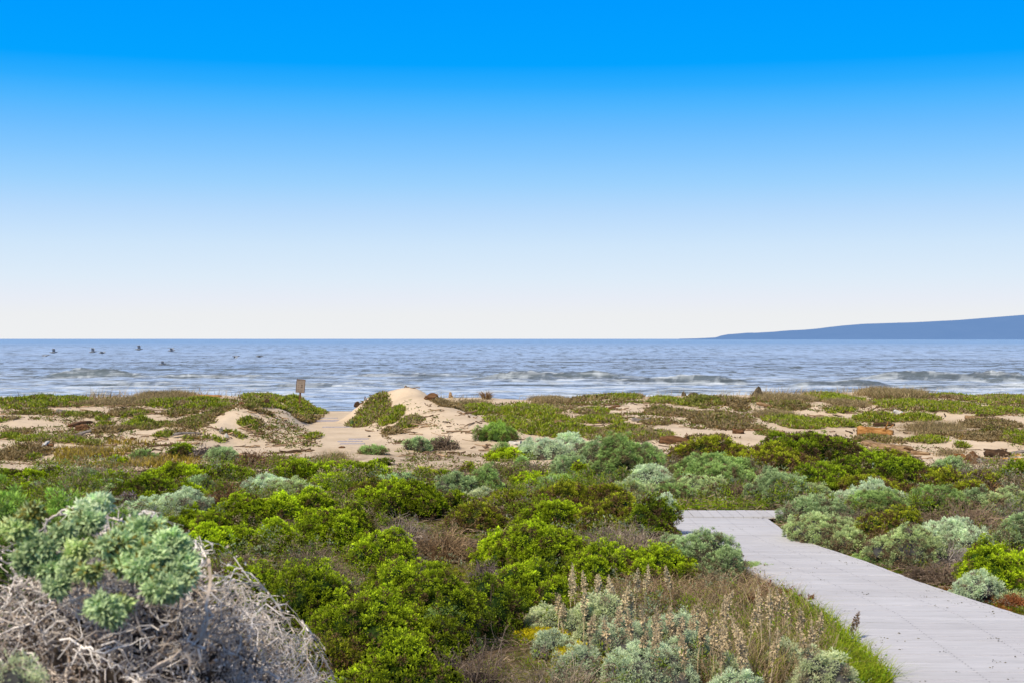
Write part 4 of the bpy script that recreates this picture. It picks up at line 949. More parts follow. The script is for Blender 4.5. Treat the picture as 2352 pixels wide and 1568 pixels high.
# --- right far
S('olive', 1560, 1722, 1006, 1064, 'long yellow olive shrub on the left of the dark hedge')
S('dark', 1768, 1945, 990, 1050, 'dark green mound rising on top of the right hedge')
S('olive', 1700, 1860, 1026, 1076, 'olive shrub under the dark green mound of the hedge')
S('dark', 1935, 2075, 1040, 1095, 'green shrub in the middle of the right hedge')
S('olive', 2010, 2092, 1032, 1064, 'small green mound at the sandy edge of the right hedge')
S('dark', 1840, 1990, 1052, 1122, 'large green shrub with brown twigs in the right hedge', CREAM, 4)
S('dark', 2000, 2170, 1062, 1122, 'broad green shrub at the right part of the hedge')
S('olive', 2115, 2208, 1074, 1130, 'olive green shrub ending the right hedge')
S('dark', 1790, 1930, 1086, 1140, 'dark green shrub in the lower front of the right hedge')
S('olive', 1920, 2080, 1092, 1142, 'olive brown shrub in the lower front of the right hedge')
deadbush(1985, 2110, 1026, 1062, 'thin dead scrub between the hedge and the diagonal plank', (.08, .06, .05), (.25, .20, .16))
S('teal', 2152, 2215, 1050, 1082, 'teal shrub at the sand edge left of the uprooted stump')
deadbush(2180, 2300, 1050, 1125, 'grey brown scrub below the uprooted stump', (.09, .07, .055), (.27, .22, .17), leafy=2)
S('olive', 2195, 2290, 1078, 1130, 'olive shrub inside the grey brown scrub on the right')
S('dark', 2300, 2380, 1058, 1112, 'dark green shrub at the right edge behind the scrub')
S('olive', 2186, 2262, 1104, 1140, 'yellow olive shrub left of the tan spiky plant')
tuft(2270, 1140, 64, 42, 'tan spiky dead plant among the right shrubs', (.25, .12, .05), (.52, .32, .15), 'spiky_plant', n=70, wid=.035)
S('tealg', 1568, 1706, 1036, 1100, 'round grey green mound above the yellow flowers')
S('tealg', 1580, 1710, 1058, 1118, 'smooth green front mound beside the brown dead clump')
S('sage', 1545, 1655, 1088, 1138, 'sage shrub sprinkled with yellow orange flowers', YEL, 46)
deadbush(1655, 1740, 1088, 1142, 'brown dead clump between the flowered shrub and big teal mound', (.08, .05, .035), (.27, .19, .13))
S('teal', 1732, 1852, 1078, 1148, 'big teal silver mound above the boardwalk bend')
S('sage', 1840, 1900, 1106, 1150, 'pale sprawling shrub at the right of the big teal mound')
S('silver', 1935, 2070, 1106, 1168, 'bright silver green mound by the sand patch')
S('tealg', 1950, 2072, 1120, 1182, 'grassy green mound in front of the bright silver mound', ORA, 5)
S('teal', 1812, 1925, 1132, 1194, 'mixed teal shrub at the right corner of the boardwalk bend', dens=.9)
S('sage', 1822, 1995, 1180, 1256, 'sage shrub beside the right boardwalk edge')
S('sage', 1880, 1990, 1205, 1262, 'pale feathery shrub touching the right boardwalk edge')
deadbush(1900, 2040, 1150, 1212, 'woody tangle behind the sage shrub at the boardwalk', (.08, .06, .045), (.30, .24, .18), leafy=2)
S('olive', 1992, 2122, 1164, 1256, 'olive mound with brown dead side on the right bank', dens=.9)
deadbush(1985, 2050, 1200, 1268, 'brown withered clump on the left of the olive mound', (.08, .05, .03), (.27, .18, .10), leafy=2)
S('sage', 2024, 2150, 1196, 1290, 'light sage shrub right of the olive mound')
S('silver', 2080, 2245, 1188, 1262, 'wide silver shrub behind the grey twig heap')
deadbush(2078, 2255, 1226, 1296, 'grey twig heap below the wide silver shrub', (.13, .11, .105), (.38, .34, .32))
deadbush(2132, 2312, 1132, 1222, 'large dry brown bush on the right bank', (.12, .08, .055), (.34, .25, .18), leafy=2)
S('tealg', 2098, 2210, 1110, 1172, 'round teal green shrub left of the tan spiky plant')
S('teal', 2212, 2268, 1118, 1154, 'small blue green shrub in front of the tan spiky plant')
S('sage', 2285, 2380, 1118, 1172, 'grey sage shrub at the right edge behind the dry bush')
deadbush(2290, 2380, 1128, 1205, 'grey dead twigs right of the large dry brown bush', (.11, .09, .08), (.32, .27, .24))
S('teal', 2298, 2380, 1172, 1246, 'teal shrub at the right picture edge above the bright bush')
S('lime', 2205, 2345, 1232, 1352, 'bright yellow green bush on the right bank', dens=1.1)
S('lime', 2310, 2390, 1256, 1320, 'bright green bush cut by the right picture edge')
S('silver', 2202, 2290, 1300, 1374, 'silver shrub in front of the bright yellow green bush')
deadbush(2080, 2262, 1272, 1336, 'low brownish dry plant strip along the right bank', (.11, .075, .055), (.32, .24, .18), leafy=2, n=260)
S('tealg', 1968, 2052, 1266, 1298, 'low green shrub at the boardwalk edge under the olive mound')
S('sage', 2255, 2345, 1345, 1378, 'low sage sprigs on the moss near the right edge', dens=.6)
for (a, b, c, d, l) in [(2235, 2295, 1346, 1382, 'small rust red plant on the moss left of its twin'), (2300, 2352, 1348, 1388, 'small rust red plant at the right picture edge')]:
    deadbush(a, b, c, d, l, (.16, .05, .02), (.42, .17, .07), 'rust_red_plant', leafy=3, n=90)
# --- left middle rows
S('dark', -40, 62, 1074, 1118, 'dark green shrub at the left edge in the first shrub row')
S('green', 40, 108, 1076, 1116, 'green shrub right of the left edge shrub in the first row')
S('dark', 94, 142, 1072, 1102, 'small dark shrub left of the silver tuft in the first row')
S('teal', 176, 222, 1072, 1106, 'silvery teal tuft shrub in the first row')
S('green', 224, 292, 1077, 1108, 'low spreading green shrub right of the silvery tuft')
S('green', 345, 470, 1070, 1110, 'wide green shrub forming the first hedge on the left')
S('dark', 450, 550, 1066, 1106, 'dark green end of the first hedge beside the brown bush')
S('green', 545, 585, 1074, 1098, 'small green mound right of the first hedge')
S('green', 628, 738, 1050, 1108, 'tall dark green shrub on the left of the big hedge')
S('green', 712, 812, 1058, 1106, 'middle shrub of the big hedge before the brown sand')
S('green', 780, 898, 1060, 1110, 'right end shrub of the big hedge before the brown sand')
S('lime', 720, 798, 1084, 1126, 'round yellow green shrub under the big hedge')
S('silver', 570, 690, 1094, 1136, 'pale silver cushion right of the dark brown bush', ORA, 4)
deadbush(485, 580, 1080, 1170, 'tall dark brown dry bush left of the pale silver cushion', (.07, .035, .018), (.24, .13, .07), leafy=2)
deadbush(455, 512, 1122, 1178, 'rusty orange dry bush leaning on the dark brown bush', (.14, .055, .02), (.36, .17, .07), leafy=2)
S('dark', 278, 388, 1088, 1146, 'dark green shrub with brown base in the second left row')
S('teal', 424, 482, 1090, 1124, 'teal shrub left of the dark brown bush')
S('green', 385, 470, 1108, 1148, 'low green shrub under the teal shrub')
S('teal', 210, 276, 1100, 1126, 'flat teal shrub in the second left row')
S('teal', 74, 108, 1100, 1128, 'small silvery shrub near the left edge', ORA, 2)
S('sage', 148, 182, 1088, 1112, 'little sage shrub behind the grassy near mound', ORA, 2)
S('dark', -30, 36, 1098, 1140, 'dark green shrub at the left edge in the second row')
S('green', 34, 76, 1108, 1140, 'small yellowish shrub behind the near left mound', YEL, 3)
S('sage', 232, 272, 1118, 1142, 'greyish shrub between flat teal shrub and withered shrub')
S('mauve', 266, 316, 1124, 1170, 'withered lavender grey shrub in the left middle')
S('silver', 355, 475, 1124, 1186, 'broad pale silver mound in the left middle')
S('silver', 288, 375, 1148, 1192, 'left trailing part of the broad pale silver mound')
S('green', 310, 362, 1134, 1160, 'small green shrub behind the pale silver mound')
S('green', 500, 622, 1126, 1206, 'broad bright green shrub below the dark brown bush')
S('lime', 590, 700, 1130, 1202, 'bright green shrub right of the broad one in the left middle')
S('green', 660, 770, 1122, 1188, 'green shrub with pale tips above the dead grass nest', PALEB, 16)
S('green', 494, 590, 1158, 1196, 'low yellowish shrub in front of the broad bright shrub')
S('sage', 620, 735, 1102, 1146, 'grey green scrub above the bright green pair')
S('green', 400, 470, 1158, 1226, 'rounded dark green dome in the left centre')
S('green', 440, 525, 1165, 1240, 'rounded green dome right of the dark dome')
S('dark', 362, 430, 1178, 1245, 'dark shrub left of the rounded domes')
S('lime', 420, 530, 1198, 1280, 'yellow green shrub below the rounded domes', YEL, 4)
S('green', 510, 590, 1200, 1268, 'dark green shrub right of the yellow green shrub')
S('green', 575, 695, 1196, 1268, 'feathery green shrub left of the tall green dome')
deadbush(610, 712, 1172, 1228, 'brown dead grass nest in the left centre', (.12, .08, .055), (.34, .25, .18))
S('green', 698, 866, 1152, 1252, 'tall bright green dome in the left centre', PALEB, 10)
deadbush(455, 600, 1242, 1315, 'brown twig tangle in front of the yellow green shrub', (.12, .085, .06), (.36, .27, .20))
deadbush(640, 790, 1226, 1310, 'greyish twig tangle below the tall green dome', (.10, .075, .055), (.32, .25, .19))
# --- centre
S('olive', 812, 905, 1098, 1150, 'dull sage olive shrub left of the budded shrub')
S('teal', 870, 960, 1086, 1128, 'silver fringed shrub behind the budded shrub')
S('green', 842, 998, 1098, 1180, 'wide green shrub dotted with white buds in the centre', PALEB, 60)
S('teal', 1003, 1078, 1082, 1142, 'left teal mound of the pair by the sand patch')
S('tealg', 1068, 1152, 1072, 1136, 'right green teal mound of the pair by the sand patch')
deadbush(1125, 1182, 1094, 1136, 'dark dead twigs on the right of the teal pair', (.06, .045, .045), (.22, .18, .17))
S('pale', 1075, 1140, 1120, 1156, 'pale cream green plant in front of the teal pair')
deadbush(800, 880, 1126, 1172, 'rusty brown dead branch clump in the centre', (.14, .06, .025), (.34, .19, .09))
deadbush(850, 990, 1158, 1250, 'silvery dead grass nest in the centre', (.13, .10, .085), (.40, .33, .28))
deadbush(945, 1085, 1168, 1276, 'brown leaning dead bush in the centre', (.13, .08, .045), (.37, .26, .16))
S('green', 1015, 1085, 1128, 1172, 'low dark green shrub right of the budded shrub')
S('olive', 1038, 1150, 1146, 1212, 'olive shrub speckled with pale buds in the centre', PALEB, 40)
S('olive', 1115, 1245, 1126, 1178, 'flat olive shrub at the left end of the wide thicket')
S('olive', 1225, 1370, 1112, 1176, 'upper olive shrub of the wide thicket')
S('olive', 1310, 1450, 1108, 1172, 'upper right olive shrub of the wide thicket')
S('green', 1180, 1340, 1148, 1222, 'middle green shrub of the wide thicket')
S('olive', 1330, 1480, 1140, 1224, 'middle brown green shrub of the wide thicket')
S('dark', 1440, 1550, 1140, 1232, 'dark shrub at the right end of the wide thicket by the boardwalk')
S('silver', 1470, 1545, 1136, 1190, 'white silver trailing shrub behind the dark thicket end')
S('tealg', 1500, 1585, 1108, 1146, 'green teal shrub at the bend of the boardwalk')
S('lime', 1105, 1225, 1206, 1290, 'left bright shrub of the clustered centre bush')
S('green', 1172, 1345, 1192, 1310, 'large clustered bright bush in the centre right', CREAM, 10)
deadbush(1310, 1560, 1184, 1280, 'wide pale dead grass nest left of the boardwalk', (.14, .105, .08), (.42, .34, .27), n=420)
S('green', 1296, 1450, 1250, 1336, 'left part of the long green hedge before the boardwalk')
S('green', 1420, 1585, 1250, 1336, 'right part of the long green hedge before the boardwalk')
S('teal', 1500, 1692, 1216, 1322, 'teal green shrub standing at the left boardwalk edge')
S('tealg', 1630, 1748, 1286, 1322, 'low teal shrub trailing along the left boardwalk edge')
S('green', 1125, 1300, 1282, 1400, 'green shrub over dark shade in the centre right')
S('green', 815, 940, 1212, 1306, 'small bright green dome in the centre')
deadbush(920, 980, 1245, 1312, 'mauve grey dead twigs right of the small bright dome', (.09, .07, .075), (.28, .22, .23))
deadbush(1085, 1150, 1265, 1330, 'purplish dead sprigs between two green bushes', (.08, .06, .06), (.27, .21, .20))
deadbush(690, 820, 1262, 1360, 'brown grey twigs left of the large dark bush', (.10, .075, .055), (.30, .23, .17))
# --- near
S('green', 855, 1095, 1262, 1478, 'large dark green rounded bush in the centre foreground', dens=1.15)
S('green', 842, 985, 1280, 1420, 'left shoulder of the large dark rounded bush', CREAM, 8)
S('dark', 1060, 1195, 1318, 1442, 'dark olive bush right of the large rounded bush')
S('tealg', 940, 1080, 1385, 1500, 'lower green shrub under the large rounded bush')
S('green', 500, 650, 1268, 1410, 'tall light tipped bush left in the foreground', YEL, 3)
S('green', 600, 800, 1272, 1440, 'dark green bush with pale seed heads in the left foreground', PALEB, 60)
S('green', 715, 1000, 1352, 1540, 'wide dark bush full of cream seed heads in the foreground', CREAM, 170, dens=1.1)
S('olive', 705, 850, 1440, 1600, 'yellow green bush at the bottom left of the centre', CREAM, 20)
S('green', 790, 1040, 1470, 1640, 'cream flowered bush at the bottom centre', (.66, .60, .34), 190)
deadbush(1000, 1200, 1415, 1600, 'dark brown twig bush at the bottom centre', (.08, .06, .05), (.26, .20, .17), leafy=2)
deadbush(1150, 1420, 1455, 1640, 'tan branching twig tangle at the bottom centre right', (.15, .11, .08), (.42, .34, .26), leafy=1)
S('pale', 1205, 1320, 1395, 1445, 'sage sprigs right of the dark olive bush', leaf=1.1)
S('silver', 1208, 1250, 1380, 1420, 'small blue silver plant beside the dark olive bush')
S('pale', 1318, 1402, 1362, 1460, 'upright feathery sage in the foreground', leaf=1.1)
S('pale', 1372, 1440, 1366, 1460, 'second upright feathery sage beside the dry stalks', leaf=1.1)
S('silver', 1375, 1505, 1412, 1500, 'silver white shrub behind the dry stalks', leaf=.9)
S('silver', 1465, 1605, 1402, 1490, 'pale cream silver shrub under the dry grass mound', leaf=.9)
S('silver', 1395, 1585, 1466, 1590, 'largest silver white shrub in the foreground', leaf=.9)
S('silver', 1292, 1372, 1470, 1560, 'silver sprigs among the tan twigs', leaf=.9)
S('silver', 1235, 1310, 1450, 1500, 'sage plant over the yellow moss')
S('silver', 1530, 1625, 1440, 1530, 'silver shrub between dry stalks and grass')
S('pale', 1655, 1708, 1490, 1580, 'pale white tuft standing in the dry grass')
S('pale', 1772, 1822, 1466, 1530, 'pale white tuft near the grassy boardwalk edge')
S('pale', 1832, 1948, 1480, 1600, 'sage bush at the bottom beside the boardwalk')
S('silver', 1620, 1745, 1538, 1640, 'silver plant at the bottom edge under the dry stalks')
S('lime', 1205, 1262, 1290, 1322, 'tiny yellow green plant above the dark olive bush')
# --- near left, on the lookout mound
for (px_, py_, Yq, rx_, ry_, l_) in [(165, 1112, 7.4, .38, .45, 'soft grassy green mound top behind the big dead bush'), (30, 1140, 7.0, .32, .45, 'soft green mound at the left edge behind the big dead bush'), (262, 1143, 7.6, .16, .4, 'small soft green mound right of the grassy mound top')]:
    zt_ = float(terrain(px2x(px_, Yq), Yq)); S('soft', px_ - 20, px_ + 20, py_, 1230, l_, xyz=(px2x(px_, Yq), Yq, zt_, rx_, ry_, (px2z(py_, Yq) - zt_) * 1.08), leaf=1.3)

# the big dead bush with live rosettes: woody branches, withered twigs, living rosette clusters
r = np.random.default_rng(77); bx, by = -1.45, 5.05; bz = float(terrain(bx, by))
o = root('dead_sagebrush', 'big tangled grey dead bush with a few green rosettes at the bottom left', 'shrub', (bx, by, bz - .03))
H0 = px2z(1175, by) - bz
def tangle(r, n, c_, R_, lo, hi, rad, c0, c1, ln, sub=4, leafy=4, S=12, zmin=.25, facing=True, curl=.055):
    d = unit(r.normal(size=(n * 3, 3))); d = d[(d[:, 2] > -.05) & ((d[:, 1] < .45) | (not facing))][:n]; n = len(d)
    e_ = np.array(c_) + d * np.array(R_) * r.uniform(lo, hi, (n, 1)); L_ = r.uniform(.5, 1.2, n) * ln
    dv = unit(d * [1.0, .9, .35] + r.normal(size=(n, 3)) * .62 + [0, 0, .15]); t = np.linspace(0, 1, S)[None, :, None]
    cv = r.normal(size=(n, 1, 3)) * .30 - [0, 0, .12]
    P = e_[:, None] - dv[:, None] * (1 - t) * L_[:, None, None] + cv * L_[:, None, None] * (t * (1 - t)) * 2 + np.cumsum(r.normal(size=(n, S, 3)), 1) * L_[:, None, None] * curl
    clip_ = lambda A_: A_ * np.minimum(1, 1.04 / np.maximum(np.linalg.norm(A_ / np.array(R_), axis=-1, keepdims=True), 1e-6)); P = clip_(P)
    R = rad * r.uniform(.55, 1.4, (n, 1)) * (1 - .55 * t[..., 0]); C = ramp(c0, c1, r.random(n) ** .8)
    g = Geo(); g.add(*tubes(P, R, C, 4)); tips = [P[:, -1]]; dirs = [dv]
    for s in range(sub):
        j = r.integers(2, S - 1, n); st = P[np.arange(n), j]; dq = unit(dv + r.normal(size=(n, 3)) * .75 + [0, 0, .15]); l2 = L_ * r.uniform(.2, .45, n); t2 = np.linspace(0, 1, 5)[None, :, None]
        Q = st[:, None] + dq[:, None] * t2 * l2[:, None, None] + np.cumsum(r.normal(size=(n, 5, 3)), 1) * l2[:, None, None] * .06; Q = clip_(Q) + (Q - clip_(Q)) * .25
        g.add(*tubes(Q, R[np.arange(n), j][:, None] * .7 * (1 - .5 * t2[..., 0]), C * r.uniform(.85, 1.15, (n, 1)), 4)); tips.append(Q[:, -1]); dirs.append(dq); 
    tips = np.concatenate(tips); dirs = np.concatenate(dirs); k = leafy; m = len(tips) * k
    B = np.repeat(tips, k, 0) - np.repeat(dirs, k, 0) * r.uniform(0, .09, (m, 1)) + r.normal(size=(m, 3)) * .008; D = unit(np.repeat(dirs, k, 0) * .5 + r.normal(size=(m, 3)) * .8)
    c = ramp(c0, c1, r.random(m)) * r.uniform(.7, 1.2, (m, 1)); g.add(*leaves(B, D, r.uniform(.010, .024, m), r.uniform(.005, .010, m), c * .75, c, r, .9))
    return g
LAV0, LAV1 = (.33, .27, .23), (.84, .79, .77)
g = tangle(r, 1050, (0, 0, 0), (.88, .62, H0), .74, 1.03, .0034, LAV0, LAV1, .30); link('twigs', g.build('twigs', M_TWIG), o)
g = tangle(r, 170, (0, 0, 0), (.86, .62, H0), .80, 1.0, .0056, (.30, .22, .17), (.66, .57, .50), .40, sub=5, leafy=2, S=12, curl=.02); link('branches', g.build('branches', M_TWIG), o)
g = tangle(r, 210, (-.04, -.12, H0 * .52), (.46, .34, H0 * .50), .80, 1.03, .0036, (.36, .30, .26), (.86, .82, .81), .30, sub=4, leafy=3, curl=.03); link('upper_twigs', g.build('upper_twigs', M_TWIG), o)
gl = Geo(); core(gl, [(np.array([0, 0.05, 0.]), np.array([.70, .48, H0 * .80]))], np.array([.05, .04, .034]), 1)  # dark core painted in for the inner darkness of the bush
m = 5200; q = unit(r.normal(size=(m, 3)) * [1, 1, 1]); q[:, 2] = np.abs(q[:, 2]); q = q * [.78, .56, H0 * .90] * r.uniform(.85, 1.05, (m, 1))
c = ramp((.06, .045, .04), (.30, .25, .235), r.random(m)); gl.add(*leaves(q, unit(r.normal(size=(m, 3)) - [0, 0, .5]), .032 * r.uniform(.6, 1.4, m), .011, c * .6, c, r, .9))
link('dead_leaves', gl.build('dead_leaves', M_TWIG), o)
def rosettes(cx_, cy_, rad_px, yel, Yd, sp='teal', nros=26, seed=0):
    rr = np.random.default_rng(900 + seed); R = .86 * rad_px / F * Yd
    c0 = np.array([px2x(cx_, Yd), Yd, px2z(cy_, Yd)]) - [bx, by, bz - .03]
    d = unit(rr.normal(size=(nros, 3))); d[:, 1] = -np.abs(d[:, 1]) * .9 + .15; d[:, 2] = np.abs(d[:, 2]) * .7 + d[:, 2] * .3; d = unit(d)
    P = c0 + d * R * rr.uniform(.55, 1.0, (nros, 1)); A = unit(d * .7 + [0, -.25, .45])
    pal = PAL[sp]; k = 60; m = nros * k; AA = np.repeat(A, k, 0); D = unit(AA * rr.uniform(.2, 1.1, (m, 1)) + rr.normal(size=(m, 3)) * .6)
    u = rr.random(m); B = np.repeat(P, k, 0) + D * .006 + AA * (rr.uniform(-.03, .012, (m, 1)))
    tf = np.array([1, .98, 1.12]) if sp == 'teal' else np.ones(3); cc = ramp(np.array(pal['b']) * tf, np.array(pal['t']) * tf * 1.05, np.clip((D * AA).sum(1) * .6 + .45 * u + .25, 0, 1)) * np.repeat(rr.uniform(.8, 1.2, nros), k)[:, None]
    ym = np.repeat(rr.random(nros) < yel, k) & (rr.random(m) < .6); cc[ym] = np.array([.33, .30, .07]) * rr.uniform(.7, 1.2, (int(ym.sum()), 1))
    gg = Geo(); gg.add(*leaves(B, D, .030 * rr.uniform(.6, 1.3, m), .0095 * rr.uniform(.8, 1.3, m), cc * .75, cc, rr, .5, nrm=AA * .7 + np.array([0, -.1, .5])))
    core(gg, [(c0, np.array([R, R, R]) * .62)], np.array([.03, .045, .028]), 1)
    link('rosette_cluster', gg.build('rosette_cluster', M_SILVER), o)
YD = 4.50
for i, (a, b, c, yv, dy_, sp, nn) in enumerate([(335, 1222, 36, .15, .1, 'teal', 30), (262, 1262, 36, .3, .0, 'teal', 26), (392, 1258, 34, .0, .05, 'teal', 24), (350, 1295, 36, .05, .0, 'teal', 24), (398, 1320, 36, .05, 0, 'teal', 26), (332, 1318, 34, .25, -.05, 'teal', 24), (372, 1360, 34, .0, -.1, 'teal', 24), (290, 1300, 30, .1, .0, 'teal', 18),
        (236, 1402, 30, .0, -.2, 'teal', 20), (258, 1418, 20, .0, -.2, 'teal', 10), (92, 1266, 32, .1, .1, 'teal', 30), (66, 1296, 28, .1, .1, 'teal', 22), (112, 1312, 28, .0, .1, 'teal', 22), (44, 1222, 24, .3, .1, 'sage', 14), (72, 1192, 22, .6, .15, 'sage', 12), (195, 1184, 24, .15, .35, 'silver', 18), (235, 1160, 24, .0, .4, 'silver', 9), (205, 1205, 28, .2, .3, 'teal', 16),
        (278, 1392, 12, .6, -.15, 'sage', 7), (208, 1316, 13, .4, -.1, 'sage', 7), (165, 1315, 15, .1, 0, 'teal', 8), (430, 1322, 15, .1, 0, 'silver', 8), (150, 1232, 24, .1, .15, 'teal', 12), (180, 1272, 20, .2, .1, 'sage', 10), (132, 1352, 18, .0, -.05, 'teal', 10), (300, 1240, 30, .1, .08, 'teal', 20), (415, 1288, 30, .0, .05, 'teal', 20), (318, 1268, 30, .1, .03, 'teal', 18), (400, 1352, 26, .0, -.05, 'teal', 16)]):
    rosettes(a, b, c, yv, YD + dy_, sp, nn, i)
S('pale', 10, 50, 1480, 1600, 'white woolly plant at the very bottom left', xyz=(px2x(22, 4.0), 4.0, px2z(1640, 4.0), .018, .02, .19), leaf=.6)
x2, y2 = px2x(530, 6.1), 6.1; z2 = float(terrain(x2, y2)); h2 = px2z(1345, 6.1) - z2
o = root('dead_shrub', 'sprawling lavender grey dead bush right of the rosette bush', 'shrub', (x2, y2, z2 - .02))
g = tangle(r, 850, (0, 0, 0), (.56, .50, h2), .72, 1.05, .0034, (.28, .23, .195), (.80, .74, .72), .36, leafy=1); link('twigs', g.build('twigs', M_TWIG), o)
gl = Geo(); core(gl, [(np.array([0, .05, 0.]), np.array([.42, .38, h2 * .74]))], np.array([.06, .047, .04]), 1)
m = 3500; q = unit(r.normal(size=(m, 3))); q[:, 2] = np.abs(q[:, 2]); q = q * [.48, .42, h2 * .84] * r.uniform(.85, 1.08, (m, 1)); c = ramp((.10, .075, .065), (.36, .30, .28), r.random(m))
gl.add(*leaves(q, unit(r.normal(size=(m, 3)) - [0, 0, .5]), .030 * r.uniform(.6, 1.4, m), .010, c * .6, c, r, .9)); link('dead_leaves', gl.build('dead_leaves', M_TWIG), o)
tuft(480, 1345, 36, 66, 'two bright yellow green grass blades beside the dead bush', (.25, .36, .01), (.42, .55, .02), 'grass_sprout', n=7, wid=.016)
# ------------------------------------------------------------------ stuff nobody could count
def scatter_px(n, poly, r):                       # points on the ground inside a surveyed outline
    P = np.array(poly, float); lo, hi = P.min(0), P.max(0); W = []
    q = r.uniform(lo, hi, (n * 3, 2)); x, y = q[:, 0], q[:, 1]; ins = np.zeros(len(q), bool); j = len(P) - 1
    for i in range(len(P)):
        c = ((P[i, 1] > y) != (P[j, 1] > y)) & (x < (P[j, 0] - P[i, 0]) * (y - P[i, 1]) / (P[j, 1] - P[i, 1] + 1e-9) + P[i, 0]); ins ^= c; j = i
    q = q[ins][:n]
    z = np.zeros(len(q))
    for _ in range(9):
        Y = np.clip((ZC - z) * F / (q[:, 1] - HY), 4, 55); X = px2x(q[:, 0], Y); z = .5 * z + .5 * terrain(X, Y)
    return np.stack([X, Y, terrain(X, Y)], 1)

def on_board(P):
    x, y = P[:, 0], P[:, 1]; l = np.interp(y, cl_y, cl_x); r_ = np.interp(y, cl_y, cr_x)
    return ((x > l - .0) & (x < r_ + .0) & (y < 20.2)) | ((y > 20.1) & (y < 21.05) & (x > .6) & (x < 3.95))

def world_scatter(n, x0, x1, y0, y1, r, f):
    x = r.uniform(-1, 1, n * 3); y = np.sqrt(r.uniform(y0 ** 2, y1 ** 2, n * 3)); x = x * .46 * y
    ok = f(x, y); x, y = x[ok][:n], y[ok][:n]
    return np.stack([x, y, terrain(x, y)], 1)

r = np.random.default_rng(501)
# low leafy cover and litter between the shrubs
P = world_scatter(15000, -1, 1, 8, 26.5, r, lambda x, y: fbm(x / 1.1, y / 1.1, 3, 61) > .47); P = P[~on_board(P)]
n = len(P); k = 9; m = n * k; Yv = np.repeat(P[:, 1], k); s = np.maximum(.022, .0016 * Yv)
D = unit(r.normal(size=(m, 3)) * [1, 1, .5] + [0, 0, .6]); B = np.repeat(P, k, 0) + r.normal(size=(m, 3)) * np.stack([s * 1.2, s * 1.2, s * .5], 1) + np.stack([s * 0, s * 0, s * r.uniform(0, 1.6, m)], 1)
tone = np.repeat(fbm(P[:, 0] / 1.7, P[:, 1] / 1.7, 2, 71), k)[:, None]
c = np.where(tone < .46, ramp((.05, .10, .008), (.20, .30, .018), r.random(m)), np.where(tone < .55, ramp((.06, .09, .04), (.24, .31, .17), r.random(m)), ramp((.07, .075, .012), (.26, .25, .04), r.random(m))))
g = Geo(); g.add(*leaves(B, D, s * r.uniform(.8, 1.5, m), s * .42, c * .5, c, r))
tag(link('ground_cover', g.build('ground_cover', M_GREEN)), 'low leafy green cover between the shrubs', 'ground cover', kind='stuff')
P = world_scatter(15000, -1, 1, 7, 27, r, lambda x, y: fbm(x / 1.3, y / 1.3, 3, 91) > .40); P = P[~on_board(P)]
n = len(P); Yv = P[:, 1]; s = np.maximum(.05, .0042 * Yv); k = 3; P3 = np.repeat(P, k, 0); s = np.repeat(s, k); m = n * k
a = r.uniform(0, 2 * pi, m); tt = np.linspace(-1, 1, 5)[None, :, None]; dv = np.stack([np.cos(a), np.sin(a), r.normal(size=m) * .28 + .1], 1)
pth = P3[:, None] + r.normal(size=(m, 1, 3)) * s[:, None, None] * [1, 1, 0] + dv[:, None] * tt * s[:, None, None] * r.uniform(.5, 1.4, (m, 1, 1)) + np.cumsum(r.normal(size=(m, 5, 3)), 1) * s[:, None, None] * .12
pth[:, :, 2] = np.maximum(pth[:, :, 2], P3[:, None, 2] + .005) + (r.random(m) * s * .9)[:, None]
c = ramp((.07, .05, .035), (.36, .27, .19), r.random(m)) * np.repeat(r.uniform(.6, 1.2, n), k)[:, None]
g = Geo(); g.add(*tubes(pth, np.repeat((np.maximum(.002, .00024 * np.repeat(Yv, k)))[:, None], 5, 1), c, 3))
tag(link('twig_litter', g.build('twig_litter', M_TWIG)), 'dead twigs and straw littering the soil under the shrubs', 'litter', kind='stuff')
# understory: knee low scrub filling the ground between the larger shrubs
P = world_scatter(22000, -1, 1, 8.2, 27, r, lambda x, y: fbm(x / .8, y / .8, 3, 161) > .40 + .06 * (y - 24) * (y > 24)); P = P[~on_board(P)]
sp_ok = ~((np.hypot((P[:, 0] - ground(930, 1095)[0]) / .9, (P[:, 1] - ground(930, 1095)[1]) / 1.0) < 1) | (np.hypot((P[:, 0] - ground(1990, 1150)[0]) / .9, (P[:, 1] - ground(1990, 1150)[1]) / .6) < 1)); P = P[sp_ok]
for (a_, b_) in [(1200, 1428), (1240, 1468), (1300, 1500), (1320, 1545), (1420, 1540)]:
    q_ = ground(a_, b_); P = P[np.hypot((P[:, 0] - q_[0]) / .16, (P[:, 1] - q_[1]) / .5) > 1]
bd = np.abs(P[:, 0] - np.interp(P[:, 1], cl_y, (cl_x + cr_x) / 2)) < 1.15; P = P[~(bd & (P[:, 1] < 20.2))]
n = len(P); hump = .34 * sstep(.40, .70, fbm(P[:, 0] / .8, P[:, 1] / .8, 3, 161)) * r.uniform(.3, 1.1, n); ts = np.maximum(.05, .0036 * P[:, 1]); k = 15; m = n * k
C0 = P + np.stack([hump * 0, hump * 0, hump], 1); s = np.repeat(np.maximum(.022, .00165 * P[:, 1]), k); D = unit(r.normal(size=(m, 3)) + [0, 0, .55]); B = np.repeat(C0, k, 0) + D * (np.repeat(ts, k) * r.random(m))[:, None]
tn = fbm(P[:, 0] / 1.3, P[:, 1] / 1.3, 3, 171) + .10 * r.normal(size=n)
pick = np.digitize(tn, [.31, .52, .60, .69]); base_ = np.array([(.14, .10, .07), (.07, .12, .012), (.10, .12, .03), (.12, .16, .09), (.16, .12, .085)]); tip_ = np.array([(.50, .39, .28), (.34, .47, .02), (.40, .42, .08), (.46, .56, .38), (.54, .42, .30)])
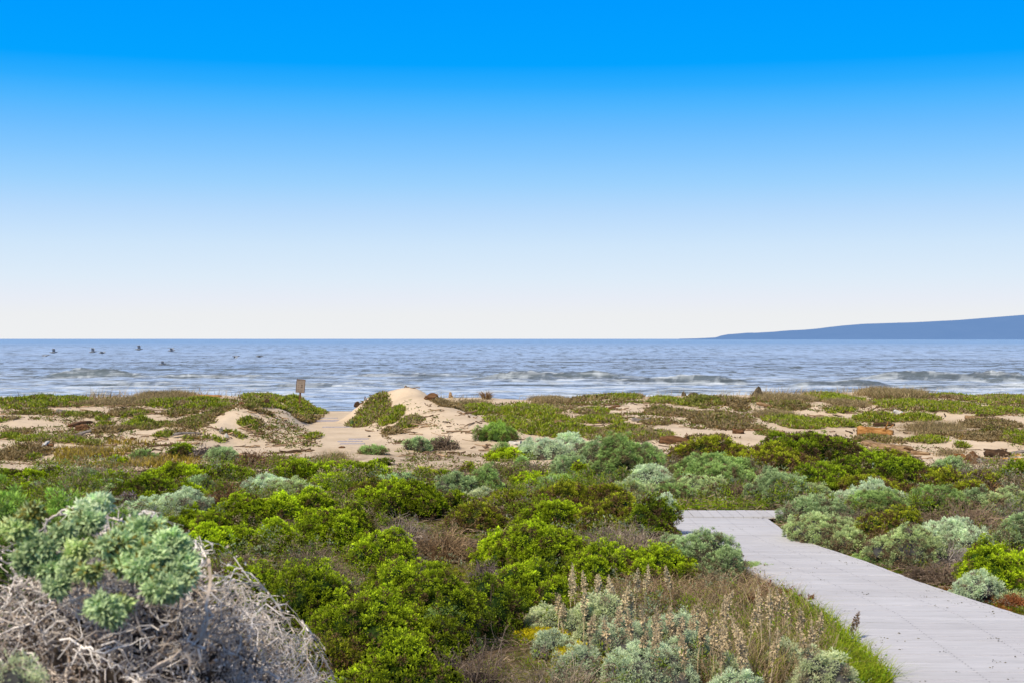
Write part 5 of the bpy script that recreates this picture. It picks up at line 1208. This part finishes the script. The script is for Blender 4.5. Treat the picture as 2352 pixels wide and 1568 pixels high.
fr = np.clip(D[:, 2] * .5 + .35 + .2 * r.normal(size=m), 0, 1)[:, None]; pk = np.repeat(pick, k); c = (base_[pk] * (1 - fr) + tip_[pk] * fr) * np.repeat(r.uniform(.7, 1.2, n), k)[:, None]
g = Geo(); g.add(*leaves(B, D, s * r.uniform(.8, 1.5, m), s * .36, c * .6, c, r, nrm=np.array([[0, -.1, .8]]))); tag(link('understory', g.build('understory', M_GREEN)), 'knee low mixed scrub filling the ground between larger shrubs', 'undergrowth', kind='stuff')
# fresh grass fringe along the boardwalk
pts = []
for (poly, n) in [([(1855, 1372), (1890, 1400), (1960, 1455), (1998, 1500), (2055, 1568), (2040, 1600), (1880, 1600), (1930, 1520), (1880, 1450), (1800, 1390)], 6500), ([(1700, 1310), (1760, 1322), (1850, 1370), (1830, 1400), (1740, 1345), (1650, 1325)], 900), ([(1520, 1152), (1640, 1146), (1745, 1160), (1765, 1172), (1600, 1176), (1500, 1178)], 4000)]:
    pts.append(scatter_px(n, poly, r))
P = np.concatenate(pts); P = P[~on_board(P)]; n = len(P); hh = np.where(P[:, 1] > 18, .10, .21) * r.uniform(.4, 1.4, n)
lean = r.normal(size=(n, 2)) * hh[:, None] * .55; c = ramp((.17, .25, .012), (.46, .56, .03), r.random(n)); ye = r.random(n) < .22; c[ye] = np.array([.40, .38, .06]) * r.uniform(.6, 1.1, (int(ye.sum()), 1))
g = Geo(); g.add(*blades(P, hh, lean, np.where(P[:, 1] > 18, .02, .008), c * .55, c, r))
k = 8; j = r.random(n) < .35; Pk = np.repeat(P[j], k, 0); m = len(Pk); D = unit(r.normal(size=(m, 3)) * [1, 1, .4] + [0, 0, .5]); c = ramp((.12, .23, .010), (.34, .52, .02), r.random(m))
s = np.where(Pk[:, 1] > 18, .05, .03); g.add(*leaves(Pk + r.normal(size=(m, 3)) * .03 + np.stack([s * 0, s * 0, r.random(m) * .12 * (Pk[:, 1] < 18)], 1), D, s * r.uniform(.7, 1.4, m), s * .5, c * .6, c, r))
tag(link('edge_grass', g.build('edge_grass', M_GREEN)), 'bright green grass and weeds fringing the boardwalk edges', 'grass', kind='stuff')
# yellow green moss carpets
pts = [scatter_px(n, [(a - w_, b), (a, b - h_), (a + w_, b), (a, b + h_)], r) for (a, b, w_, h_, n) in [(1200, 1428, 40, 16, 900), (1240, 1468, 56, 20, 1000), (1300, 1500, 40, 24, 900), (1320, 1545, 45, 14, 350), (1420, 1540, 35, 20, 300), (2150, 1345, 120, 30, 1500), (2255, 1388, 100, 26, 1200), (1975, 1283, 50, 18, 700), (2080, 1312, 70, 22, 900), (1255, 1390, 60, 8, 300), (2330, 1395, 60, 16, 600)]]
P = np.concatenate(pts); P = P[~on_board(P)]; n = len(P); k = 5; m = n * k; B = np.repeat(P, k, 0) + r.normal(size=(m, 3)) * [.03, .03, .006]; D = unit(r.normal(size=(m, 3)) * [1, 1, .4] + [0, 0, .5])
B[:, 2] += np.repeat(P[:, 0] < 2, k) * r.random(m) * .06; c = ramp((.26, .27, .008), (.70, .58, .012), r.random(m)); gm = np.repeat(P[:, 0] > 2, k); c[gm] = ramp((.09, .13, .008), (.27, .30, .02), r.random(int(gm.sum()))); ora = gm & (np.repeat(fbm(P[:, 0] / .35, P[:, 1] / .35, 2, 15), k) > .60); c[ora] = ramp((.20, .08, .02), (.42, .22, .06), r.random(int(ora.sum())))
g = Geo(); g.add(*leaves(B, D, .028 * r.uniform(.6, 1.4, m), .014, c * .7, c, r)); tag(link('moss', g.build('moss', M_GREEN)), 'yellow green moss carpets on the bare soil', 'moss', kind='stuff')
# sprigs and debris over the sand
P = np.concatenate([world_scatter(12000, -1, 1, 25.5, 48, r, lambda x, y: (fbm(x / 1.4, y / 1.4, 3, 33) > .49) & (seg_d(x, y, (-2.95, 42.0), (-.75, 34.6))[0] > 1.5) & ~((x > -7.3) & (x < -4.9) & (y > 32.5) & (y < 41.5)) & (np.abs(x - np.interp(y, _gy, _gx)) > 1.0)), scatter_px(420, [(560, 985), (640, 950), (720, 1000), (735, 1025), (650, 1030)], r), scatter_px(60, [(900, 925), (960, 920), (1100, 1000), (930, 990)], r)])
n = len(P); k = 6; m = n * k; Yv = np.repeat(P[:, 1], k); s = .0019 * Yv; B = np.repeat(P, k, 0) + r.normal(size=(m, 3)) * np.stack([s, s, s * .2], 1); D = unit(r.normal(size=(m, 3)) * [1, 1, .4] + [0, 0, .45])
ty = np.repeat(r.random(n), k)[:, None]
c = np.where(ty < .55, ramp((.09, .13, .02), (.25, .29, .05), r.random(m)), ramp((.09, .05, .025), (.30, .19, .10), r.random(m)))
g = Geo(); g.add(*leaves(B, D, s * r.uniform(.7, 1.6, m), s * .4, c * .6, c, r)); tag(link('dune_sprigs', g.build('dune_sprigs', M_GREEN)), 'tiny green and brown sprigs dotted over the dune sand', 'dune sprigs', kind='stuff')
P = world_scatter(1500, -1, 1, 27, 47, r, lambda x, y: (fbm(x / 2.3, y / 1.2, 3, 37) > .50) & (np.abs(x - np.interp(y, _gy, _gx)) > .8)); n = len(P); a = r.normal(size=n) * .7; s = r.uniform(.05, .32, n); tt = np.linspace(-1, 1, 4)[None, :, None]
pth = P[:, None] + np.stack([np.cos(a), np.sin(a), r.normal(size=n) * .12], 1)[:, None] * tt * s[:, None, None] + r.normal(size=(n, 4, 3)) * .015; pth[:, :, 2] += .02
tb = tubes(pth, np.repeat(r.uniform(.006, .022, (n, 1)), 4, 1), ramp((.05, .03, .018), (.36, .25, .16), r.random(n)), 4); g = Geo(); g.add(*tb)
tag(link('drift_debris', g.build('drift_debris', M_TWIG)), 'small sticks and wrack scraps strewn across the sand', 'debris', kind='stuff')
# yellow grass on the left flat and dry beach grass against the sea
P = scatter_px(4200, [(120, 1030), (260, 1012), (420, 1020), (470, 1068), (300, 1078), (130, 1070)], r); P = P[fbm(P[:, 0] / .9, P[:, 1] / .9, 2, 19) > .46]; n = len(P); hh = r.uniform(.06, .2, n)
c = ramp((.20, .16, .02), (.48, .36, .06), r.random(n)); g = Geo(); g.add(*blades(P, hh, r.normal(size=(n, 2)) * .08, .022, c * .6, c, r, 3))
tag(link('yellow_grass', g.build('yellow_grass', M_STRAW)), 'short yellow grass over the left sand flat', 'grass', kind='stuff')
pl = []
for (x0, x1, n_) in [(-400, 190, 90), (190, 470, 700), (470, 640, 100), (1000, 1130, 150), (1190, 1560, 280), (1560, 1745, 160), (1745, 2130, 1300), (2130, 2500, 120)]:
    xx = px2x(r.uniform(x0, x1, n_), 49.0); yy = 49 + r.normal(size=n_) * .7; pl.append(np.stack([xx, yy, terrain(xx, yy)], 1))
P = np.concatenate(pl); n = len(P); hh = r.uniform(.15, .62, n) * r.uniform(.5, 1, n); lean = np.stack([r.normal(size=n) * .18 + .12, r.normal(size=n) * .1], 1)
c = ramp((.22, .15, .07), (.60, .47, .25), r.random(n)); g = Geo(); g.add(*blades(P, hh * .85, lean, .018, c * .6, c, r))
tag(link('beach_grass', g.build('beach_grass', M_STRAW)), 'thin dry beach grass along the dune crest against the sea', 'grass', kind='stuff')
# straw mound and thatch in the right foreground
for (poly, n_, hm, lbl, c0, c1, nm) in [([(1400, 1365), (1480, 1325), (1620, 1310), (1760, 1318), (1830, 1345), (1800, 1400), (1600, 1410), (1450, 1400)], 5200, .14, 'tangled straw mound at the left boardwalk edge', (.24, .15, .085), (.70, .52, .33), 'straw_thatch'),
                                       ([(1580, 1400), (1830, 1385), (1930, 1480), (1900, 1580), (1640, 1600), (1560, 1500)], 5200, .26, 'dry brown and green grass below the straw mound', (.22, .15, .085), (.62, .48, .31), 'dry_grass')]:
    P = scatter_px(n_, poly, r); P = P[~on_board(P)]; n = len(P); hh = hm * r.uniform(.3, 1.3, n); c = ramp(c0, c1, r.random(n)); gr = r.random(n) < (.06 if nm == 'straw_thatch' else .28); c[gr] = ramp((.13, .18, .01), (.36, .40, .03), r.random(int(gr.sum())))
    lean = r.normal(size=(n, 2)) * hh[:, None] * (1.5 if nm == 'straw_thatch' else .5); P[:, 2] += (r.random(n) * .14 if nm == 'straw_thatch' else 0)
    g = Geo(); g.add(*blades(P, hh, lean, .006, c * .5, c, r, 5)); tag(link(nm, g.build(nm, M_STRAW)), lbl, 'dry grass', kind='stuff')
# leaf scraps on the boards
P = []
while len(P) < 115:
    y = r.uniform(9.8, 19); l, rr_ = np.interp(y, cl_y, cl_x), np.interp(y, cl_y, cr_x); x = l + (rr_ - l) * r.random()
    if vnoise(x * 1.4, y * 1.4, 5) > .50: P.append((x, y, TOP + .006))
P = np.array(P); n = len(P); k = 3; m = n * k; B = np.repeat(P, k, 0) + r.normal(size=(m, 3)) * [.02, .012, 0]; D = unit(r.normal(size=(m, 3)) * [1, 1, .05]); c = ramp((.05, .045, .02), (.17, .15, .07), r.random(m))
g = Geo(); g.add(*leaves(B, D, r.uniform(.008, .026, m), .008, c, c, r)); tag(link('leaf_scraps', g.build('leaf_scraps', M_GREEN)), 'fallen leaf scraps scattered on the boardwalk planks', 'leaf scraps', kind='stuff')

# ------------------------------------------------------------------ single stems and sprouts
def stalk(x, y, h, label, group, tone, r):
    z = float(terrain(x, y)); o = root('dry_flower_stalk', label, 'dry stalk', (x, y, z), group); S_ = 9; t = np.linspace(0, 1, S_)
    ln = r.normal(size=2) * h * .13; P = np.stack([ln[0] * t ** 1.6, ln[1] * t ** 1.6, h * t], -1)[None] + np.cumsum(r.normal(size=(1, S_, 3)), 1) * .004
    c = np.array([tone]); v, q, cc = tubes(P, np.linspace(.0045, .002, S_)[None], c, 4); link('stem', mesh_np('stem', v, q, cc, (M_TWIG,)), o)
    m = 150; tt = r.uniform(.48, 1.0, m); pt = np.stack([np.interp(tt, t, P[0, :, i]) for i in range(3)], -1); wv = .018 * np.sin(np.clip((tt - .42) / .6, 0, 1) * pi) + .004
    d = unit(r.normal(size=(m, 3)) + [0, 0, .5]); col_ = ramp(np.array(tone) * .6, np.array(tone) * 1.35, r.random(m)); v, q, cc = leaves(pt + d * (wv * .5)[:, None], d, wv * 1.3, wv * .7, col_ * .7, col_, r, .6)
    link('seed_head', mesh_np('seed_head', v, q, cc, (M_STRAW,)), o)
spots = [(1303, 1300, 1420), (1322, 1290, 1415), (1352, 1305, 1420), (1381, 1318, 1410), (1396, 1312, 1420), (1410, 1322, 1430), (1462, 1296, 1400), (1478, 1290, 1395), (1544, 1288, 1375), (1292, 1385, 1450), (1282, 1362, 1430), (1368, 1310, 1425), (1340, 1345, 1450), (1430, 1335, 1440), (1446, 1342, 1450), (1420, 1350, 1460)]
for i, (px, y0, y1) in enumerate(spots):
    x, y, z = ground(px, y1 + 35); stalk(x, y, px2z(y0, y) - z, 'tall tan seed spike standing before the long green hedge', 'tan seed spikes before the hedge', (.66, .55, .36), r)
spots = [(1690, 1410, 1560), (1750, 1338, 1500), (1766, 1350, 1520), (1788, 1350, 1440), (1815, 1355, 1480), (1880, 1400, 1500), (1870, 1420, 1560), (1640, 1430, 1560), (1765, 1440, 1590), (1740, 1420, 1590), (1600, 1420, 1540), (1655, 1440, 1590), (1715, 1370, 1520), (1840, 1380, 1500), (1630, 1380, 1500), (1560, 1420, 1540), (1520, 1400, 1520), (1670, 1365, 1500), (1645, 1350, 1470), (1725, 1440, 1600), (1700, 1460, 1610), (1855, 1450, 1590), (1420, 1395, 1500), (1455, 1400, 1520), (1490, 1385, 1500), (1515, 1415, 1540), (1540, 1390, 1500), (1470, 1440, 1560), (1590, 1395, 1510), (1615, 1410, 1540), (1400, 1420, 1540), (1500, 1450, 1590), (1575, 1460, 1590), (1350, 1410, 1500)]
for (px, y0, y1) in spots:
    x, y, z = ground(px, y1 + 20); stalk(x, y, max(px2z(y0, y) - z, .2), 'brown seed spike rising from the dry grass by the boardwalk', 'brown seed spikes in the dry grass', (.62, .50, .33), r)
for (px, y0, y1, l) in [(1993, 1440, 1490, 'leaning seed spike tipping over the boardwalk edge')]:
    x, y, z = ground(px - 40, y1 + 10); stalk(x, y, .35, l, None, (.26, .19, .14), r)
for (px, py, l) in [(1755, 1338, 'rust red seed head cluster at the straw mound top'), (1733, 1366, 'rust red seed head cluster left of the straw mound edge'), (1778, 1358, 'rust red seed head cluster in the middle of three'), (1802, 1350, 'small rust red seed head beside the grass fringe'), (1852, 1368, 'rust red seed head leaning over the grass fringe'), (1550, 1425, 'rust red seed head above the pale silver shrub'), (1570, 1545, 'rust red seed head low among the silver shrubs')]:
    x, y, z = ground(px, py + 35); o = root('dock_plant', l, 'plant', (x, y, z)); hz = max(px2z(py, y) - z, .12); m = 14; a = r.uniform(0, 2 * pi, m); t = np.linspace(0, 1, 5)
    P = np.stack([np.cos(a)[:, None] * t * .07, np.sin(a)[:, None] * t * .07, hz * (t[None] * r.uniform(.75, 1.2, (m, 1)))], -1); c = np.tile([[.16, .05, .02]], (m, 1))
    v, q, cc = tubes(P, np.full((m, 5), .003), c, 3); link('stems', mesh_np('stems', v, q, cc, (M_TWIG,)), o)
    mm = m * 26; bp = np.repeat(P, 26, 0); ti = r.uniform(.45, 1, mm); B = np.stack([np.array([np.interp(ti[j], t, bp[j, :, i]) for j in range(mm)]) for i in range(3)], -1); D = unit(r.normal(size=(mm, 3)) + [0, 0, .4]); c = ramp((.10, .022, .008), (.30, .09, .03), r.random(mm))
    v, q, cc = leaves(B, D, .018 * r.uniform(.6, 1.3, mm), .010, c * .7, c, r); link('seed_heads', mesh_np('seed_heads', v, q, cc, (M_STRAW,)), o)
for (px, py, w_, h_, n_, l) in [(2085, 1560, 60, 34, 11, 'green grass sprout growing between planks at the bottom right'), (2155, 1568, 80, 40, 14, 'bent grass sprout on the boardwalk at the bottom edge'), (2165, 1532, 30, 24, 5, 'thin grass sprout between planks in the lower boardwalk'), (2030, 1548, 40, 40, 8, 'grass sprout at the lower left plank edge'), (2165, 1381, 36, 26, 5, 'thin grass sprout near the right plank edge'), (1955, 1390, 70, 8, 18, 'flat weed strip growing in a plank gap'), (1930, 1343, 14, 6, 6, 'tiny weed tuft in the middle of the boardwalk'), (2025, 1387, 36, 18, 4, 'pale bent grass blade lying over the planks'), (1905, 1392, 30, 34, 7, 'tall grass blades leaning over the left plank edge')]:
    tuft(px, py, w_ * 2.0, h_, l, (.10, .15, .03), (.22, .30, .06), 'grass_sprout', n=n_, wid=.008)

# ------------------------------------------------------------------ wooden sign
Ys = 46.3; xs = px2x(686, Ys); zs = float(terrain(xs, Ys)); zt = px2z(870, Ys); zb = px2z(901, Ys); Wd = 20.5 / F * Ys
o = root('trail_sign', 'small brown framed notice board on a post on the dune', 'sign', (xs, Ys, zs))
M_FRAME = wood_mat('brown_sign_frame', (.04, .022, .014), (.12, .07, .045), (.20, .13, .085)); M_PANEL = plain_mat('tan_sign_panel', (.235, .185, .150), .7, .08); M_INK = plain_mat('dark_sign_paint', (.02, .013, .010))
def boxes(name, bl, mat, parent):
    V, Q, C = [], [], []
    for (x0, x1, y0, y1, z0, z1) in bl: box(V, Q, C, (x0, y0), (x1, y0), (x1, y1), (x0, y1), z0, z1, (1, 1, 1))
    return link(name, mesh_np(name, np.array(V), np.array(Q), None, (mat,)), parent)
hc = (zt + zb) / 2 - zs; Hh = (zt - zb)
pst = boxes('post', [(-.026, .026, .012, .05, -.4, hc + Hh * .3)], M_WOOD_BROWN, o)
pn = boxes('panel', [(-Wd / 2 + .012, Wd / 2 - .012, -.008, .008, hc - Hh / 2 + .012, hc + Hh / 2 - .012)], M_PANEL, o)
fw = .016
fr = boxes('frame', [(-Wd / 2, Wd / 2, -.016, .011, hc + Hh / 2 - fw, hc + Hh / 2), (-Wd / 2, Wd / 2, -.016, .011, hc - Hh / 2, hc - Hh / 2 + fw), (-Wd / 2, -Wd / 2 + fw, -.0155, .0105, hc - Hh / 2 + fw, hc + Hh / 2 - fw), (Wd / 2 - fw, Wd / 2, -.0155, .0105, hc - Hh / 2 + fw, hc + Hh / 2 - fw)], M_FRAME, o)
kids = [pst, pn, fr]
for (txt, fx, fz, wd) in [('SENSITIVE HABITAT', 0, .40, .82), ('AREA - STAY ON', 0, .29, .64), ('BOARDWALKS', .0, .18, .58), ('NO', -.21, .045, .15), ('NO', -.21, -.11, .15), ('RECREATION AREA', -.02, -.28, .78), ('USE CAUTION', -.02, -.385, .60)]:
    cu = bpy.data.curves.new('lettering', 'FONT'); cu.body = txt; cu.align_x = 'CENTER'; cu.align_y = 'CENTER'; cu.size = 1; cu.offset = .012
    t_ = bpy.data.objects.new('lettering', cu); COL.objects.link(t_); bpy.context.view_layer.update(); wdt = max(t_.dimensions.x, .1)
    me = bpy.data.meshes.new_from_object(t_.evaluated_get(bpy.context.evaluated_depsgraph_get())); bpy.data.objects.remove(t_); me.name = 'lettering'; me.materials.clear(); me.materials.append(M_INK)
    s = wd * (Wd - .03) / wdt; l_ = link('lettering', me, pn, (fx * Wd, -.0105, hc + fz * Hh)); l_.rotation_euler = (pi / 2, 0, 0); l_.scale = (s, min(s, .032 * Hh / .44 / .7 * 1.0), 1); kids.append(l_)
def flat(name, pts, cx_, cz_, s):
    V = [(cx_ + x * s, -.0105, cz_ + z * s) for x, z in pts]; me = bpy.data.meshes.new(name); me.from_pydata(V, [], [list(range(len(V)))]); me.materials.append(M_INK); k_ = link(name, me, pn); kids.append(k_)
flat('flame_symbol', [(0, -.5), (.28, -.42), (.42, -.15), (.34, .1), (.2, .22), (.22, .05), (.1, .3), (.0, .62), (-.1, .3), (-.28, .12), (-.42, -.12), (-.28, -.42)], .16 * Wd, hc + .05 * Hh, .055)
flat('dog_symbol', [(-.75, -.5), (-.6, -.5), (-.5, -.15), (-.35, 0), (.2, -.02), (.22, -.55), (.36, -.55), (.4, -.05), (.52, .2), (.75, .28), (.8, .42), (.55, .5), (.4, .42), (.25, .25), (-.45, .3), (-.7, .15), (-.72, -.1), (-.62, -.2)], .15 * Wd, hc - .11 * Hh, .05)
o.rotation_euler = (radians(-3), radians(4), radians(-7))

# ------------------------------------------------------------------ birds low over the water
M_BIRD = plain_mat('dusky_feathers', (.17, .19, .23), .8, .3); M_WING = plain_mat('grey_wing_feathers', (.24, .27, .33), .8, .3)
def bird(px, py, Y, up, yaw, label, sc=1.0):
    x = px2x(px, Y); z = px2z(py, Y); o = root('seabird', label, 'bird', (x, Y, z), 'dusky seabirds flying low over the sea'); o.rotation_euler[2] = yaw; o.scale = (sc, sc, sc)
    t = np.array([-.42, -.36, -.26, -.10, .06, .18, .25, .31, .37, .43]); rad = np.array([.012, .030, .060, .085, .088, .066, .050, .052, .034, .006]); zz = np.array([.01, .01, .005, 0, 0, .02, .035, .045, .04, .03])
    v, q, c = tubes(np.stack([t, t * 0, zz], -1)[None], rad[None], np.ones((1, 3)), 8); link('body', mesh_np('body', v, q, None, (M_BIRD,), smooth=True), o)
    V = np.array([[-.34, -.03, .01], [-.34, .03, .01], [-.60, .10, .0], [-.62, 0, .0], [-.60, -.10, .0]]); link('tail', mesh_np('tail', V, np.array([[0, 1, 2, 3], [0, 3, 4, 4]])[:, :4][:1], None, (M_BIRD,)), o)
    for s in (-1, 1):
        sp_ = np.array([0, .12, .28, .46, .62, .74]); ch0 = np.array([.15, .17, .15, .08, -.05, -.20]); ch1 = np.array([-.12, -.11, -.12, -.14, -.18, -.24])
        zw = up * np.array([0, .45, .85, .95, .90, .80]) * .55 * sp_.max() if up > 0 else up * np.array([0, .1, .3, .6, .9, 1.1]) * .5
        yy = .05 + sp_ * math.sqrt(max(.1, 1 - .55 * abs(up))); V = np.concatenate([np.stack([ch0, s * yy, .04 + zw], -1), np.stack([ch1, s * yy, .035 + zw], -1), np.stack([(ch0 + ch1) / 2, s * yy, .07 + zw], -1)])
        n_ = 6; Q = [[i, i + 1, 2 * n_ + i + 1, 2 * n_ + i] for i in range(5)] + [[2 * n_ + i, 2 * n_ + i + 1, n_ + i + 1, n_ + i] for i in range(5)]
        link('wing', mesh_np('wing', V, np.array(Q), None, (M_WING,), smooth=True), o)
for (px, py, up, yaw, l) in [(105, 816, -.3, .1, 'leftmost dark seabird gliding with lowered wings'), (123, 809, .9, .3, 'second seabird from the left with raised wings'), (213, 808, .95, .1, 'left bird of the close pair with wings up'), (235, 810, .25, -.2, 'right bird of the close pair with wings level'),
                             (319, 802, .95, .2, 'highest seabird with wings straight up'), (394, 805, .6, -.1, 'seabird right of the highest bird with half raised wings'), (373, 836, .7, .2, 'lowest seabird nearest to the breaking wave'), (542, 818, -.5, .4, 'seabird with lowered wings left of the last bird'), (596, 818, .1, .1, 'rightmost seabird gliding with level wings')]:
    bird(px, py, 125, up, yaw, l, .85)
